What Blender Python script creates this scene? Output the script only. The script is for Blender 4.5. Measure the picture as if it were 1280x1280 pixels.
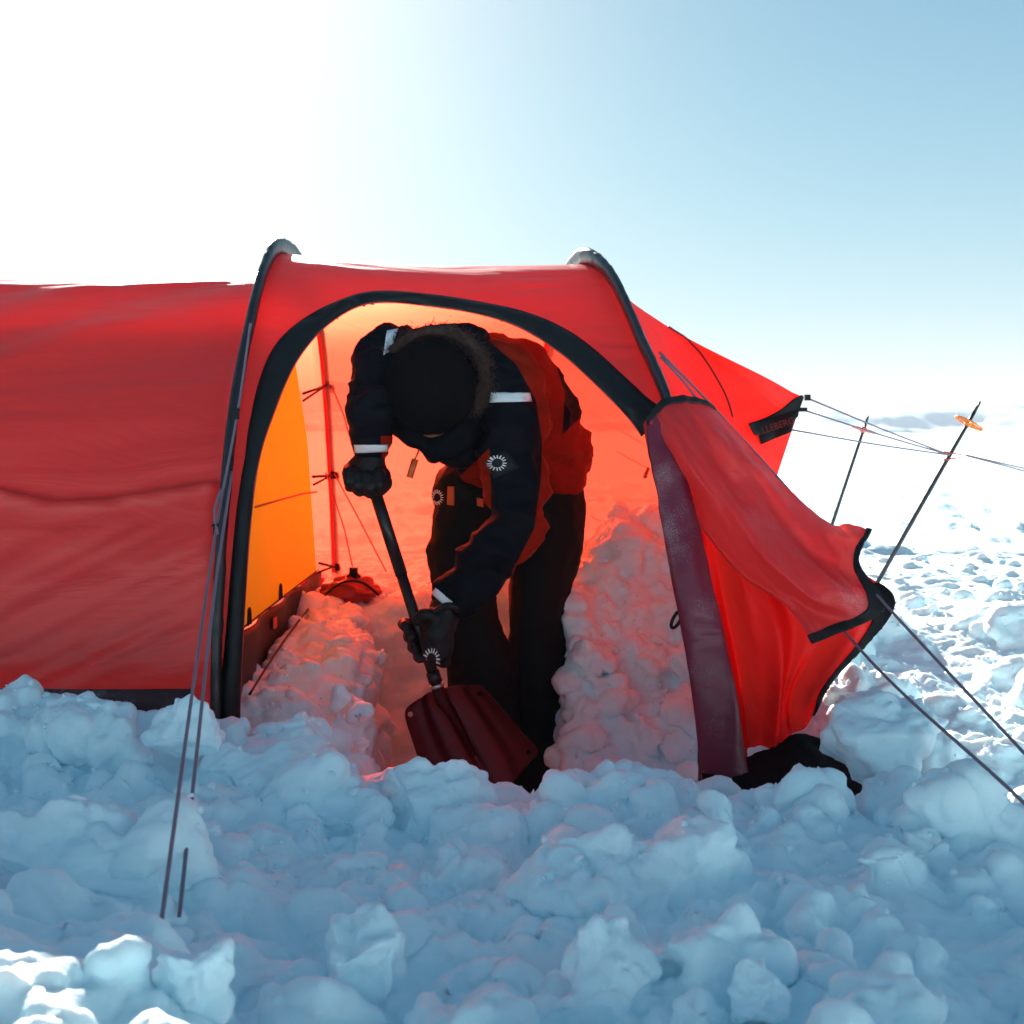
import bpy, bmesh, math, random
import numpy as np
from mathutils import Vector, Matrix
from mathutils.bvhtree import BVHTree

for o in list(bpy.data.objects):
    bpy.data.objects.remove(o)
S = bpy.context.scene
C = S.collection
R = math.radians
rng = np.random.default_rng(7)
random.seed(7)

# ------------------------------------------------------------------ camera
F, HOR, HCAM = 1660.0, 540.0, 0.70          # focal length and horizon row of the 1280 px photograph, camera height
cam = bpy.data.cameras.new('camera')
co = bpy.data.objects.new('camera', cam); C.objects.link(co)
co.location = (0, 0, HCAM); co.rotation_euler = (R(90), 0, 0)
cam.sensor_width = 36; cam.sensor_fit = 'HORIZONTAL'
cam.lens = 36 * F / 1280
cam.shift_y = (HOR - 640) / 1280
cam.clip_start = 0.05; cam.clip_end = 6000
cam.dof.use_dof = True; cam.dof.focus_distance = 3.55; cam.dof.aperture_fstop = 5.6
S.camera = co

# ------------------------------------------------------------------ light
SUN_EL, SUN_AZ = 23.4, -13.0
W = bpy.data.worlds.new('World'); S.world = W; W.use_nodes = True
wn, wl = W.node_tree.nodes, W.node_tree.links
wn.clear()
wo = wn.new('ShaderNodeOutputWorld'); bg = wn.new('ShaderNodeBackground')
sky = wn.new('ShaderNodeTexSky'); sky.sky_type = 'NISHITA'; sky.sun_disc = False
sky.sun_elevation = R(SUN_EL); sky.sun_rotation = R(SUN_AZ)
sky.altitude = 1500; sky.air_density = 1.0; sky.dust_density = 0.6; sky.ozone_density = 1.6
tint = wn.new('ShaderNodeMix'); tint.data_type = 'RGBA'; tint.blend_type = 'MULTIPLY'
tint.inputs[0].default_value = 1.0; tint.inputs[7].default_value = (0.57, 0.955, 1.01, 1)
# soft tone curve: evens out the whole sky a little (c / (1 + c/8)), and a wide white aureole round the sun
def vm(op, a, b):
    x = wn.new('ShaderNodeVectorMath'); x.operation = op
    for i, q in enumerate((a, b)):
        if hasattr(q, 'node'): wl.new(q, x.inputs[i])
        else: x.inputs[i].default_value = q
    return x.outputs['Value'] if op == 'DOT_PRODUCT' else x.outputs[0]
def sm(op, a, b):
    x = wn.new('ShaderNodeMath'); x.operation = op
    for i, q in enumerate((a, b)):
        if hasattr(q, 'node'): wl.new(q, x.inputs[i])
        else: x.inputs[i].default_value = q
    return x.outputs[0]
den = vm('ADD', vm('MULTIPLY', sky.outputs[0], (1 / 8, 1 / 8, 1 / 8)), (1, 1, 1))
soft = vm('DIVIDE', sky.outputs[0], den)
wl.new(soft, tint.inputs[6])
SD = (math.sin(R(SUN_AZ - 4)) * math.cos(R(SUN_EL)), math.cos(R(SUN_AZ - 4)) * math.cos(R(SUN_EL)), math.sin(R(SUN_EL)))
tcw = wn.new('ShaderNodeTexCoord')
ca = vm('DOT_PRODUCT', tcw.outputs['Generated'], SD)
glow = sm('POWER', sm('MAXIMUM', ca, 0.0), 29.0)
gl = vm('MULTIPLY', (3.2, 2.1, 1.6), (1, 1, 1)); glv = wn.new('ShaderNodeVectorMath'); glv.operation = 'SCALE'
wl.new(gl, glv.inputs[0]); wl.new(glow, glv.inputs['Scale'])
sxyz = wn.new('ShaderNodeSeparateXYZ'); wl.new(tcw.outputs['Generated'], sxyz.inputs[0])
hzf = sm('MULTIPLY', sm('POWER', sm('SUBTRACT', 1.0, sm('ABSOLUTE', sxyz.outputs[2], 0.0)), 13.0), .9)
hzm = wn.new('ShaderNodeMix'); hzm.data_type = 'RGBA'; wl.new(hzf, hzm.inputs[0]); wl.new(tint.outputs[2], hzm.inputs[6]); hzm.inputs[7].default_value = (3.9, 3.95, 4.15, 1)
SD2 = (math.sin(R(-17)) * math.cos(R(7)), math.cos(R(-17)) * math.cos(R(7)), math.sin(R(7)))   # brightening of the horizon below the sun
gl2_ = wn.new('ShaderNodeVectorMath'); gl2_.operation = 'SCALE'; gl2_.inputs[0].default_value = (2.0, 1.4, 1.1)
wl.new(sm('POWER', sm('MAXIMUM', vm('DOT_PRODUCT', tcw.outputs['Generated'], SD2), 0.0), 22.0), gl2_.inputs['Scale'])
skyc = vm('ADD', vm('ADD', hzm.outputs[2], gl2_.outputs[0]), glv.outputs[0]); wl.new(skyc, bg.inputs[0])
bg.inputs[1].default_value = 0.0520
wl.new(bg.outputs[0], wo.inputs[0])
sd = Vector((math.sin(R(SUN_AZ)) * math.cos(R(SUN_EL)), math.cos(R(SUN_AZ)) * math.cos(R(SUN_EL)), math.sin(R(SUN_EL))))
sl = bpy.data.lights.new('sun', 'SUN'); sl.energy = 5.0; sl.angle = R(0.5); sl.color = (1.0, 0.955, 0.89)
so = bpy.data.objects.new('sun', sl); C.objects.link(so)
so.rotation_euler = (-sd).to_track_quat('-Z', 'Y').to_euler(); so.location = sd * 30
S.view_settings.view_transform = 'Standard'; S.view_settings.look = 'None'
S.view_settings.exposure = 1.84; S.view_settings.gamma = 1; S.view_settings.use_curve_mapping = False
S.render.engine = 'CYCLES'
S.cycles.use_denoising = True
S.cycles.max_bounces = 10; S.cycles.diffuse_bounces = 6; S.cycles.transmission_bounces = 8
S.cycles.sample_clamp_indirect = 8

# ------------------------------------------------------------------ helpers
PDY = 0.0                                    # extra distance for the person and the shovel
def P(px, py, Y):
    Y = Y + PDY
    return np.array([(px - 640) * Y / F, Y, HCAM - (py - HOR) * Y / F])
def PP(l):
    return np.array([P(*p) for p in l])
def proj(v):
    v = np.asarray(v); Y = np.maximum(v[..., 1], 1e-3)
    return np.stack([640 + F * v[..., 0] / Y, HOR - F * (v[..., 2] - HCAM) / Y], -1)
def ss(a, b, x):
    t = np.clip((x - a) / (b - a), 0, 1); return t * t * (3 - 2 * t)

_T = np.random.default_rng(3).random((64, 64, 64)).astype(np.float32)
def vnoise(p):
    p = np.asarray(p, dtype=np.float64); i = np.floor(p).astype(int); f = p - i; f = f * f * (3 - 2 * f)
    i0 = i & 63; i1 = (i + 1) & 63
    x0, y0, z0 = i0[..., 0], i0[..., 1], i0[..., 2]; x1, y1, z1 = i1[..., 0], i1[..., 1], i1[..., 2]
    fx, fy, fz = f[..., 0], f[..., 1], f[..., 2]
    a = _T[x0, y0, z0] * (1 - fx) + _T[x1, y0, z0] * fx
    b = _T[x0, y1, z0] * (1 - fx) + _T[x1, y1, z0] * fx
    c = _T[x0, y0, z1] * (1 - fx) + _T[x1, y0, z1] * fx
    d = _T[x0, y1, z1] * (1 - fx) + _T[x1, y1, z1] * fx
    return ((a * (1 - fy) + b * fy) * (1 - fz) + (c * (1 - fy) + d * fy) * fz) * 2 - 1
def fbm(p, oct=4, gain=0.5):
    p = np.asarray(p, dtype=np.float64); s = 0; a = 1
    for k in range(oct):
        s = s + a * vnoise(p * 2 ** k + 17.3 * k); a *= gain
    return s
def fbm2(x, y, sc, oct=4, off=0.0):
    return fbm(np.stack([x * sc, y * sc, np.full_like(x, off + 0.37)], -1), oct)

def spline(pts, n):
    """Catmull-Rom through pts, n samples by chord length."""
    pts = np.asarray(pts, float); m = len(pts)
    d = np.r_[0, np.cumsum(np.linalg.norm(np.diff(pts, axis=0), axis=1))]
    u = np.linspace(0, d[-1], n); k = np.clip(np.searchsorted(d, u, 'right') - 1, 0, m - 2)
    t = ((u - d[k]) / (d[k + 1] - d[k]))[:, None]
    g = lambda i: pts[np.clip(i, 0, m - 1)]
    tan = np.zeros_like(pts)
    for i in range(m):
        a, b = max(i - 1, 0), min(i + 1, m - 1); tan[i] = (pts[b] - pts[a]) / (d[b] - d[a])
    h = (d[k + 1] - d[k])[:, None]; m0, m1 = tan[k] * h, tan[k + 1] * h; p0, p1 = g(k), g(k + 1)
    return (2 * t**3 - 3 * t**2 + 1) * p0 + (t**3 - 2 * t**2 + t) * m0 + (-2 * t**3 + 3 * t**2) * p1 + (t**3 - t**2) * m1
def uspline(pts, n):
    """Catmull-Rom, uniform in the control index."""
    pts = np.asarray(pts, float); m = len(pts)
    u = np.linspace(0, m - 1, n); k = np.clip(u.astype(int), 0, m - 2)
    sh = (-1,) + (1,) * (pts.ndim - 1)
    t = (u - k).reshape(sh); g = lambda i: pts[np.clip(i, 0, m - 1)]
    p0, p1, p2, p3 = g(k - 1), g(k), g(k + 1), g(k + 2)
    return 0.5 * (2 * p1 + (p2 - p0) * t + (2 * p0 - 5 * p1 + 4 * p2 - p3) * t**2 + (3 * p1 - p0 - 3 * p2 + p3) * t**3)
def patch(rows, nu, nv):
    g = np.array([PP(r) for r in rows])
    g = uspline(g, nu); g = np.swapaxes(uspline(np.swapaxes(g, 0, 1), nv), 0, 1)
    return g
def grid_faces(n, m, wrap=False):
    i, j = np.meshgrid(np.arange(n - 1), np.arange(m if wrap else m - 1), indexing='ij')
    j2 = (j + 1) % m
    return np.stack([i * m + j, i * m + j2, (i + 1) * m + j2, (i + 1) * m + j], -1).reshape(-1, 4)
def grid_normals(g):
    du = np.gradient(g, axis=0); dv = np.gradient(g, axis=1); n = np.cross(du, dv)
    return n / (np.linalg.norm(n, axis=-1, keepdims=True) + 1e-9)

def mesh(name, v, f, mats=(), smooth=True, mi=None):
    me = bpy.data.meshes.new(name); v = np.asarray(v, dtype=np.float32)
    if isinstance(f, np.ndarray):
        k = f.shape[1]; n = len(f)
        me.vertices.add(len(v)); me.vertices.foreach_set('co', v.ravel())
        me.loops.add(n * k); me.loops.foreach_set('vertex_index', f.ravel().astype(np.int32))
        me.polygons.add(n); me.polygons.foreach_set('loop_start', np.arange(0, n * k, k, dtype=np.int32))
        me.update(calc_edges=True)
    else:
        me.from_pydata([tuple(map(float, p)) for p in v], [], [tuple(map(int, q)) for q in f])
    for m in (mats if isinstance(mats, (list, tuple)) else (mats,)):
        me.materials.append(m)
    if mi is not None: me.polygons.foreach_set('material_index', np.asarray(mi, dtype=np.int32))
    me.polygons.foreach_set('use_smooth', np.full(len(me.polygons), smooth))
    me.validate(); me.update()
    return me
def base_of(o):
    p = np.zeros(3)
    while o is not None: p = p + np.array(o.location); o = o.parent
    return p
def obj(name, v, f, mat, parent=None, smooth=True, mi=None, label=None):
    v = np.asarray(v, float)
    if parent is not None: v = v - base_of(parent)
    o = bpy.data.objects.new(name, mesh(name, v, f, mat, smooth, mi)); C.objects.link(o)
    if parent is not None: o.parent = parent
    if label: o['label'] = label
    return o
def thing(name, label, cat, loc=(0, 0, 0), group=None):
    o = bpy.data.objects.new(name, None); C.objects.link(o); o.location = tuple(map(float, loc))
    o.empty_display_size = 0.1; o['label'] = label; o['category'] = cat
    if group: o['group'] = group
    return o
def tag(o, label, cat, group=None):
    o['label'] = label; o['category'] = cat
    if group: o['group'] = group
    return o
def tube(pts, r, sides=8, flat=1.0, up=None, caps=True):
    pts = np.asarray(pts, float); n = len(pts); r = np.broadcast_to(np.asarray(r, float), (n,))
    t = np.gradient(pts, axis=0); t /= np.linalg.norm(t, axis=1, keepdims=True) + 1e-12
    nv = np.array(up if up is not None else ([0, 0, 1] if abs(t[0][2]) < 0.9 else [1, 0, 0]), float)
    V = []
    for i in range(n):
        nv = nv - t[i] * nv.dot(t[i]); nv /= np.linalg.norm(nv) + 1e-12
        b = np.cross(t[i], nv); a = np.linspace(0, 2 * np.pi, sides, endpoint=False)
        V.append(pts[i] + r[i] * (np.cos(a)[:, None] * nv + flat * np.sin(a)[:, None] * b))
    F_ = [tuple(q) for q in grid_faces(n, sides, True)]
    if caps:
        F_.append(tuple(range(sides))[::-1]); F_.append(tuple((n - 1) * sides + k for k in range(sides)))
    return np.concatenate(V), F_
def join(*parts):
    V, F_, k = [], [], 0
    for v, f in parts:
        V.append(np.asarray(v)); F_ += [tuple(int(i) + k for i in q) for q in f]; k += len(v)
    return np.concatenate(V), F_
def box(c, s, ax=None):
    c = np.array(c, float); q = np.array([[x, y, z] for x in (-1, 1) for y in (-1, 1) for z in (-1, 1)], float) * np.array(s) / 2
    if ax is not None: q = q @ np.asarray(ax)
    return q + c, [(0, 1, 3, 2), (4, 6, 7, 5), (0, 4, 5, 1), (2, 3, 7, 6), (0, 2, 6, 4), (1, 5, 7, 3)]
def shell(g, off0, off1):
    """closed sheet with thickness from a grid of points."""
    n = grid_normals(g); a = (g + n * off0).reshape(-1, 3); b = (g + n * off1).reshape(-1, 3)
    N, M = g.shape[:2]; f = grid_faces(N, M); k = N * M
    F_ = [tuple(q) for q in f] + [tuple(q[::-1] + k) for q in f]
    ring = [(0, j) for j in range(M)] + [(i, M - 1) for i in range(1, N)] + [(N - 1, j) for j in range(M - 2, -1, -1)] + [(i, 0) for i in range(N - 2, 0, -1)]
    ids = [i * M + j for i, j in ring]
    for x, y in zip(ids, ids[1:] + ids[:1]): F_.append((y, x, x + k, y + k))
    return np.concatenate([a, b]), F_

_t = (1 + 5 ** .5) / 2
def ico(sub):
    bm = bmesh.new(); bmesh.ops.create_icosphere(bm, subdivisions=sub, radius=1)
    v = np.array([x.co[:] for x in bm.verts]); f = np.array([[q.index for q in p.verts] for p in bm.faces]); bm.free()
    return v, f
ICO1, ICO2, ICO3 = ico(1), ico(2), ico(3)

def voxel(V, Fq, size, smooth_it=3):
    """union of closed shells as one continuous surface: returns (verts, quads)."""
    me = mesh('tmp', V, Fq, [], False)
    o = bpy.data.objects.new('tmp', me); C.objects.link(o)
    m = o.modifiers.new('r', 'REMESH'); m.mode = 'VOXEL'; m.voxel_size = size; m.adaptivity = 0
    if smooth_it:
        s = o.modifiers.new('s', 'SMOOTH'); s.factor = 0.5; s.iterations = smooth_it
    dg = bpy.context.evaluated_depsgraph_get(); ev = o.evaluated_get(dg); r = ev.to_mesh()
    v = np.empty(len(r.vertices) * 3, np.float32); r.vertices.foreach_get('co', v); v = v.reshape(-1, 3).astype(float)
    nr = np.empty(len(r.vertices) * 3, np.float32); r.vertices.foreach_get('normal', nr); nr = nr.reshape(-1, 3).astype(float)
    li = np.empty(len(r.loops), np.int32); r.loops.foreach_get('vertex_index', li)
    ls = np.empty(len(r.polygons), np.int32); r.polygons.foreach_get('loop_start', ls)
    lt = np.empty(len(r.polygons), np.int32); r.polygons.foreach_get('loop_total', lt)
    q = ls[lt == 4]; f = np.stack([li[q + k] for k in range(4)], -1)
    ev.to_mesh_clear(); bpy.data.objects.remove(o); bpy.data.meshes.remove(me)
    return v, nr, f
def blob(chains, size, smooth_it=4, ell=None):
    """chains: list of [(point, radius) ...]; each span filled with spheres; optional extra (point, (rx,ry,rz), axes)."""
    V, Fq, k = [], [], 0
    for ch in chains:
        for (p0, r0), (p1, r1) in zip(ch[:-1], ch[1:]):
            p0, p1 = np.array(p0), np.array(p1); L = np.linalg.norm(p1 - p0); n = max(2, int(L / (0.22 * min(r0, r1))) + 1)
            for t in np.linspace(0, 1, n):
                V.append(p0 + (p1 - p0) * t + ICO2[0] * (r0 + (r1 - r0) * t)); Fq.append(ICO2[1] + k); k += len(ICO2[0])
    for c, rr, ax in (ell or []):
        q = ICO3[0] * np.array(rr)
        if ax is not None: q = q @ np.asarray(ax)
        V.append(q + np.array(c)); Fq.append(ICO3[1] + k); k += len(ICO3[0])
    return voxel(np.concatenate(V), np.concatenate(Fq), size, smooth_it)
def inpoly(pts, poly):
    x, y = pts[..., 0], pts[..., 1]; r = np.zeros(x.shape, bool); n = len(poly)
    for i in range(n):
        x0, y0 = poly[i]; x1, y1 = poly[(i + 1) % n]
        c = ((y0 > y) != (y1 > y)) & (x < (x1 - x0) * (y - y0) / (y1 - y0 + 1e-12) + x0); r ^= c
    return r
def bvh_of(v, f):
    return BVHTree.FromPolygons([tuple(p) for p in v], [tuple(int(i) for i in q) for q in f])
def hit(bvh, px, py, off=0.004):
    o = Vector((0, 0, HCAM)); d = Vector((P(px, py, 1.0) - np.array([0, 0, HCAM]))).normalized()
    loc, n, i, dist = bvh.ray_cast(o, d)
    if loc is None: return None
    if n.dot(d) > 0: n = -n
    return np.array(loc + n * off)
def decal(bvh, quad, nu, nv, th=0.003):
    """quad: four photo points; a thin patch that lies on the surface."""
    q = np.array(quad, float); g = np.zeros((nu, nv, 3)); last = None
    for i, u in enumerate(np.linspace(0, 1, nu)):
        for j, w in enumerate(np.linspace(0, 1, nv)):
            p = (q[0] * (1 - u) + q[1] * u) * (1 - w) + (q[3] * (1 - u) + q[2] * u) * w
            h = hit(bvh, p[0], p[1], 0.003)
            if h is None: h = last if last is not None else P(p[0], p[1], 3.5)
            last = h; g[i, j] = h
    return shell(g, 0.0, th)

# ------------------------------------------------------------------ materials
def mat(name):
    m = bpy.data.materials.new(name); m.use_nodes = True; n = m.node_tree.nodes; l = m.node_tree.links; n.clear()
    return m, n, l, n.new('ShaderNodeOutputMaterial')
def N(n, t, **k):
    x = n.new('ShaderNode' + t)
    for a, b in k.items(): setattr(x, a, b)
    return x
def plain(name, col, rough=0.6, metal=0.0, bump=0.0, bscale=200, spec=0.5, var=0.0, vscale=30):
    m, n, l, o = mat(name); p = N(n, 'BsdfPrincipled'); l.new(p.outputs[0], o.inputs[0])
    p.inputs['Base Color'].default_value = (*col, 1); p.inputs['Roughness'].default_value = rough
    p.inputs['Metallic'].default_value = metal; p.inputs['Specular IOR Level'].default_value = spec
    tc = N(n, 'TexCoord')
    if var:
        nz = N(n, 'TexNoise'); nz.inputs['Scale'].default_value = vscale; nz.inputs['Detail'].default_value = 5
        l.new(tc.outputs['Object'], nz.inputs['Vector'])
        cr = N(n, 'ValToRGB'); cr.color_ramp.elements[0].color = (*[c * (1 - var) for c in col], 1); cr.color_ramp.elements[1].color = (*[min(1, c * (1 + var)) for c in col], 1)
        cr.color_ramp.elements[0].position = .3; cr.color_ramp.elements[1].position = .7
        l.new(nz.outputs[0], cr.inputs[0]); l.new(cr.outputs[0], p.inputs['Base Color'])
    if bump:
        nb = N(n, 'TexNoise'); nb.inputs['Scale'].default_value = bscale; nb.inputs['Detail'].default_value = 4
        l.new(tc.outputs['Object'], nb.inputs['Vector'])
        b = N(n, 'Bump'); b.inputs['Strength'].default_value = bump; b.inputs['Distance'].default_value = 0.003
        l.new(nb.outputs[0], b.inputs['Height']); l.new(b.outputs[0], p.inputs['Normal'])
    return m
def fabric(name, col, trans, tfac, rough=0.42, frost=0.0, fwd=0.0, wrinkle=0.5, spec=0.5, grid=True, clear=0.0):
    m, n, l, o = mat(name); tc = N(n, 'TexCoord')
    p = N(n, 'BsdfPrincipled'); p.inputs['Base Color'].default_value = (*col, 1); p.inputs['Roughness'].default_value = rough
    p.inputs['Specular IOR Level'].default_value = spec
    t = N(n, 'BsdfTranslucent'); t.inputs['Color'].default_value = (*trans, 1)
    src = t.outputs[0]
    if fwd:
        g = N(n, 'BsdfRefraction'); g.inputs['Color'].default_value = (*trans, 1); g.inputs['Roughness'].default_value = 0.8; g.inputs['IOR'].default_value = 1.25
        mf = N(n, 'MixShader'); mf.inputs[0].default_value = fwd; l.new(t.outputs[0], mf.inputs[1]); l.new(g.outputs[0], mf.inputs[2]); src = mf.outputs[0]
    mx = N(n, 'MixShader'); mx.inputs[0].default_value = tfac
    l.new(p.outputs[0], mx.inputs[1]); l.new(src, mx.inputs[2])
    # creases: stretched noise + fine ripstop weave
    mp = N(n, 'Mapping'); mp.inputs['Scale'].default_value = (1.0, 3, 3.4); l.new(tc.outputs['Object'], mp.inputs['Vector'])
    nz = N(n, 'TexNoise'); nz.inputs['Scale'].default_value = 2.2; nz.inputs['Detail'].default_value = 4; nz.inputs['Roughness'].default_value = .45; nz.inputs['Distortion'].default_value = .8
    l.new(mp.outputs[0], nz.inputs['Vector'])
    b = N(n, 'Bump'); b.inputs['Strength'].default_value = wrinkle; b.inputs['Distance'].default_value = 0.03
    l.new(nz.outputs[0], b.inputs['Height'])
    nrm = b.outputs[0]
    if grid:
        sx = N(n, 'SeparateXYZ'); l.new(tc.outputs['Object'], sx.inputs[0]); mm = []
        for ax in (0, 2):
            a = N(n, 'Math', operation='MULTIPLY'); a.inputs[1].default_value = 1.0 / 0.006; l.new(sx.outputs[ax], a.inputs[0])
            fr = N(n, 'Math', operation='PINGPONG'); fr.inputs[1].default_value = .5; l.new(a.outputs[0], fr.inputs[0])
            lt = N(n, 'Math', operation='LESS_THAN'); lt.inputs[1].default_value = .07; l.new(fr.outputs[0], lt.inputs[0]); mm.append(lt)
        mxm = N(n, 'Math', operation='MAXIMUM'); l.new(mm[0].outputs[0], mxm.inputs[0]); l.new(mm[1].outputs[0], mxm.inputs[1])
        b2 = N(n, 'Bump'); b2.inputs['Strength'].default_value = .25; b2.inputs['Distance'].default_value = 0.0006
        l.new(mxm.outputs[0], b2.inputs['Height']); l.new(nrm, b2.inputs['Normal']); nrm = b2.outputs[0]
    l.new(nrm, p.inputs['Normal']); l.new(nrm, t.inputs['Normal'])
    out = mx.outputs[0]
    if clear:                                    # tinted share passed straight through, added to redden the snow and flap beyond
        tr = N(n, 'BsdfTransparent'); tr.inputs['Color'].default_value = (1.0, .10, .05, 1)
        mc = N(n, 'MixShader'); mc.inputs[0].default_value = clear; l.new(out, mc.inputs[1]); l.new(tr.outputs[0], mc.inputs[2]); out = mc.outputs[0]
    if frost:
        fn = N(n, 'TexNoise'); fn.inputs['Scale'].default_value = 520; fn.inputs['Detail'].default_value = 3; l.new(tc.outputs['Object'], fn.inputs['Vector'])
        fl = N(n, 'TexNoise'); fl.inputs['Scale'].default_value = 7; fl.inputs['Detail'].default_value = 4; l.new(tc.outputs['Object'], fl.inputs['Vector'])
        ad = N(n, 'Math', operation='MULTIPLY_ADD'); l.new(fl.outputs[0], ad.inputs[0]); ad.inputs[1].default_value = .9; l.new(fn.outputs[0], ad.inputs[2])
        cr = N(n, 'MapRange'); cr.inputs[1].default_value = 1.12 - .25 * frost; cr.inputs[2].default_value = 1.42 - .25 * frost
        cr.inputs[3].default_value = 0; cr.inputs[4].default_value = .42; l.new(ad.outputs[0], cr.inputs[0])
        df = N(n, 'BsdfDiffuse'); df.inputs['Color'].default_value = (.8, .84, .88, 1)
        mf = N(n, 'MixShader'); l.new(cr.outputs[0], mf.inputs[0]); l.new(out, mf.inputs[1]); l.new(df.outputs[0], mf.inputs[2]); out = mf.outputs[0]
    l.new(out, o.inputs[0])
    return m
def snow(name, scale=1.0):
    m, n, l, o = mat(name); tc = N(n, 'TexCoord'); p = N(n, 'BsdfPrincipled'); l.new(p.outputs[0], o.inputs[0])
    p.inputs['Roughness'].default_value = .62; p.inputs['Specular IOR Level'].default_value = .25
    if scale == 1.0:
        p.subsurface_method = 'RANDOM_WALK'; p.inputs['Subsurface Weight'].default_value = .3; p.inputs['Subsurface Radius'].default_value = (.045, .022, .016); p.inputs['Subsurface Scale'].default_value = 1.0
    nz = N(n, 'TexNoise'); nz.inputs['Scale'].default_value = 5 * scale; nz.inputs['Detail'].default_value = 4; l.new(tc.outputs['Object'], nz.inputs['Vector'])
    cr = N(n, 'ValToRGB'); cr.color_ramp.elements[0].color = (.72, .925, .975, 1); cr.color_ramp.elements[1].color = (.78, .945, .98, 1)
    cr.color_ramp.elements[0].position = .35; cr.color_ramp.elements[1].position = .65
    l.new(nz.outputs[0], cr.inputs[0]); l.new(cr.outputs[0], p.inputs['Base Color'])
    a = N(n, 'TexNoise'); a.inputs['Scale'].default_value = 60 * scale; a.inputs['Detail'].default_value = 6; a.inputs['Roughness'].default_value = .6; l.new(tc.outputs['Object'], a.inputs['Vector'])
    b = N(n, 'Bump'); b.inputs['Strength'].default_value = .3; b.inputs['Distance'].default_value = .008 / scale
    l.new(a.outputs[0], b.inputs['Height']); l.new(b.outputs[0], p.inputs['Normal'])
    return m
M = {}
def two_tone(name, a, b, rough, spec):
    m, n, l, o = mat(name); p = N(n, 'BsdfPrincipled'); l.new(p.outputs[0], o.inputs[0]); p.inputs['Roughness'].default_value = rough; p.inputs['Specular IOR Level'].default_value = spec
    at = N(n, 'Attribute'); at.attribute_name = 'panel'
    gt = N(n, 'MapRange'); gt.inputs[1].default_value = -.25; gt.inputs[2].default_value = .25; l.new(at.outputs['Fac'], gt.inputs[0])
    mx = N(n, 'Mix', data_type='RGBA'); mx.inputs[6].default_value = (*a, 1); mx.inputs[7].default_value = (*b, 1); l.new(gt.outputs[0], mx.inputs[0]); l.new(mx.outputs[2], p.inputs['Base Color'])
    tc = N(n, 'TexCoord'); nb = N(n, 'TexNoise'); nb.inputs['Scale'].default_value = 16; nb.inputs['Detail'].default_value = 5; l.new(tc.outputs['Object'], nb.inputs['Vector'])
    bp = N(n, 'Bump'); bp.inputs['Strength'].default_value = .6; bp.inputs['Distance'].default_value = .012; l.new(nb.outputs[0], bp.inputs['Height']); l.new(bp.outputs[0], p.inputs['Normal'])
    return m
M['snow'] = snow('snow'); M['far_snow'] = snow('far_snow', 0.15)
RED = (.66, .046, .042)
M['red'] = fabric('red_fabric', RED, (.60, .045, .02), .37, .40, fwd=0.1, wrinkle=.5, spec=.7)  # camera side of the one red cloth, less translucent so it stays darker
M['red_lit_clear'] = fabric('red_fabric_lit_clear', RED, (1.0, .058, .030), .90, .40, fwd=0.3, wrinkle=.5, clear=.18)  # lit copy again, with a clear share to send red light onto the snow
M['red_lit'] = fabric('red_fabric_lit_copy', RED, (1.0, .066, .032), .90, .40, fwd=0.3, wrinkle=.5)  # lit copy of the same cloth: extra translucency brightens its glow
M['red_end'] = fabric('red_end_fabric', RED, (.80, .06, .03), .56, .40, fwd=0.2, clear=.22, wrinkle=.5)  # same cloth set between the two, clear share added to brighten the flap
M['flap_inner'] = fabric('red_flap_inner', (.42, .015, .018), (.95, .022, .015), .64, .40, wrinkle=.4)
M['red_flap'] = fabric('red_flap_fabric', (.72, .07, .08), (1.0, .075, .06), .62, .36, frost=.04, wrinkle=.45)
M['red_roll'] = fabric('red_rolled_fabric', (.17, .012, .04), (.6, .02, .03), .18, .36, frost=.08, wrinkle=.5)
M['seam'] = plain('seam_tape', (.10, .008, .012), .6)
M['sack'] = plain('sack_cloth', (.30, .014, .014), .5, bump=.6, bscale=18)
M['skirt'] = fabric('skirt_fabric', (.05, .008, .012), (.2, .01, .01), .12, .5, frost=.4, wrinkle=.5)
M['yellow'] = fabric('yellow_fabric', (.9, .6, .02), (1.0, .95, .03), .62, .6, wrinkle=.15, grid=False)
M['black'] = plain('black_cloth', (.006, .007, .009), .6, bump=.4, bscale=300, spec=.25)
M['sleeve_glare'] = plain('glare_pole_sleeve', (.014, .017, .02), .30, bump=.5, bscale=60, spec=.8)  # paler, shinier copy of the pole sleeve cloth, imitating glare on it
M['mud'] = plain('mud_flap_cloth', (.006, .007, .008), .85, bump=.6, bscale=40, spec=.06)
M['zip_flap'] = plain('zip_flap_cloth', (.007, .009, .011), .6, bump=1.0, bscale=45, spec=.3)
M['sleeve'] = plain('pole_sleeve_cloth', (.007, .010, .013), .40, bump=.5, bscale=60, spec=.55)
M['ground_cloth'] = plain('groundsheet_cloth', (.012, .006, .005), .5, bump=.6, bscale=40, spec=.25)
M['rope'] = plain('rope', (.20, .15, .20), .7, bump=.8, bscale=500)
M['redrope'] = plain('red_cord', (.45, .06, .05), .7)
M['jacket'] = plain('navy_shell', (.004, .005, .008), .7, bump=.5, bscale=14, var=.25, spec=.05)
M['jacket_red'] = plain('rust_shell', (.24, .012, .004), .60, bump=.5, bscale=14, var=.2, spec=.10)
M['jacket2'] = two_tone('two_tone_shell', (.0045, .0055, .009), (.24, .012, .004), .66, .05)
M['trousers'] = plain('black_shell', (.0045, .005, .006), .7, bump=.8, bscale=14, spec=.15)
M['knit'] = plain('beanie_knit', (.005, .005, .006), .95, bump=1.0, bscale=160, spec=.02)
M['glove'] = plain('glove_leather', (.005, .005, .006), .55, bump=.6, bscale=120, spec=.3)
M['skin'] = plain('skin', (.20, .085, .06), .5, bump=.2, bscale=300)
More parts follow.
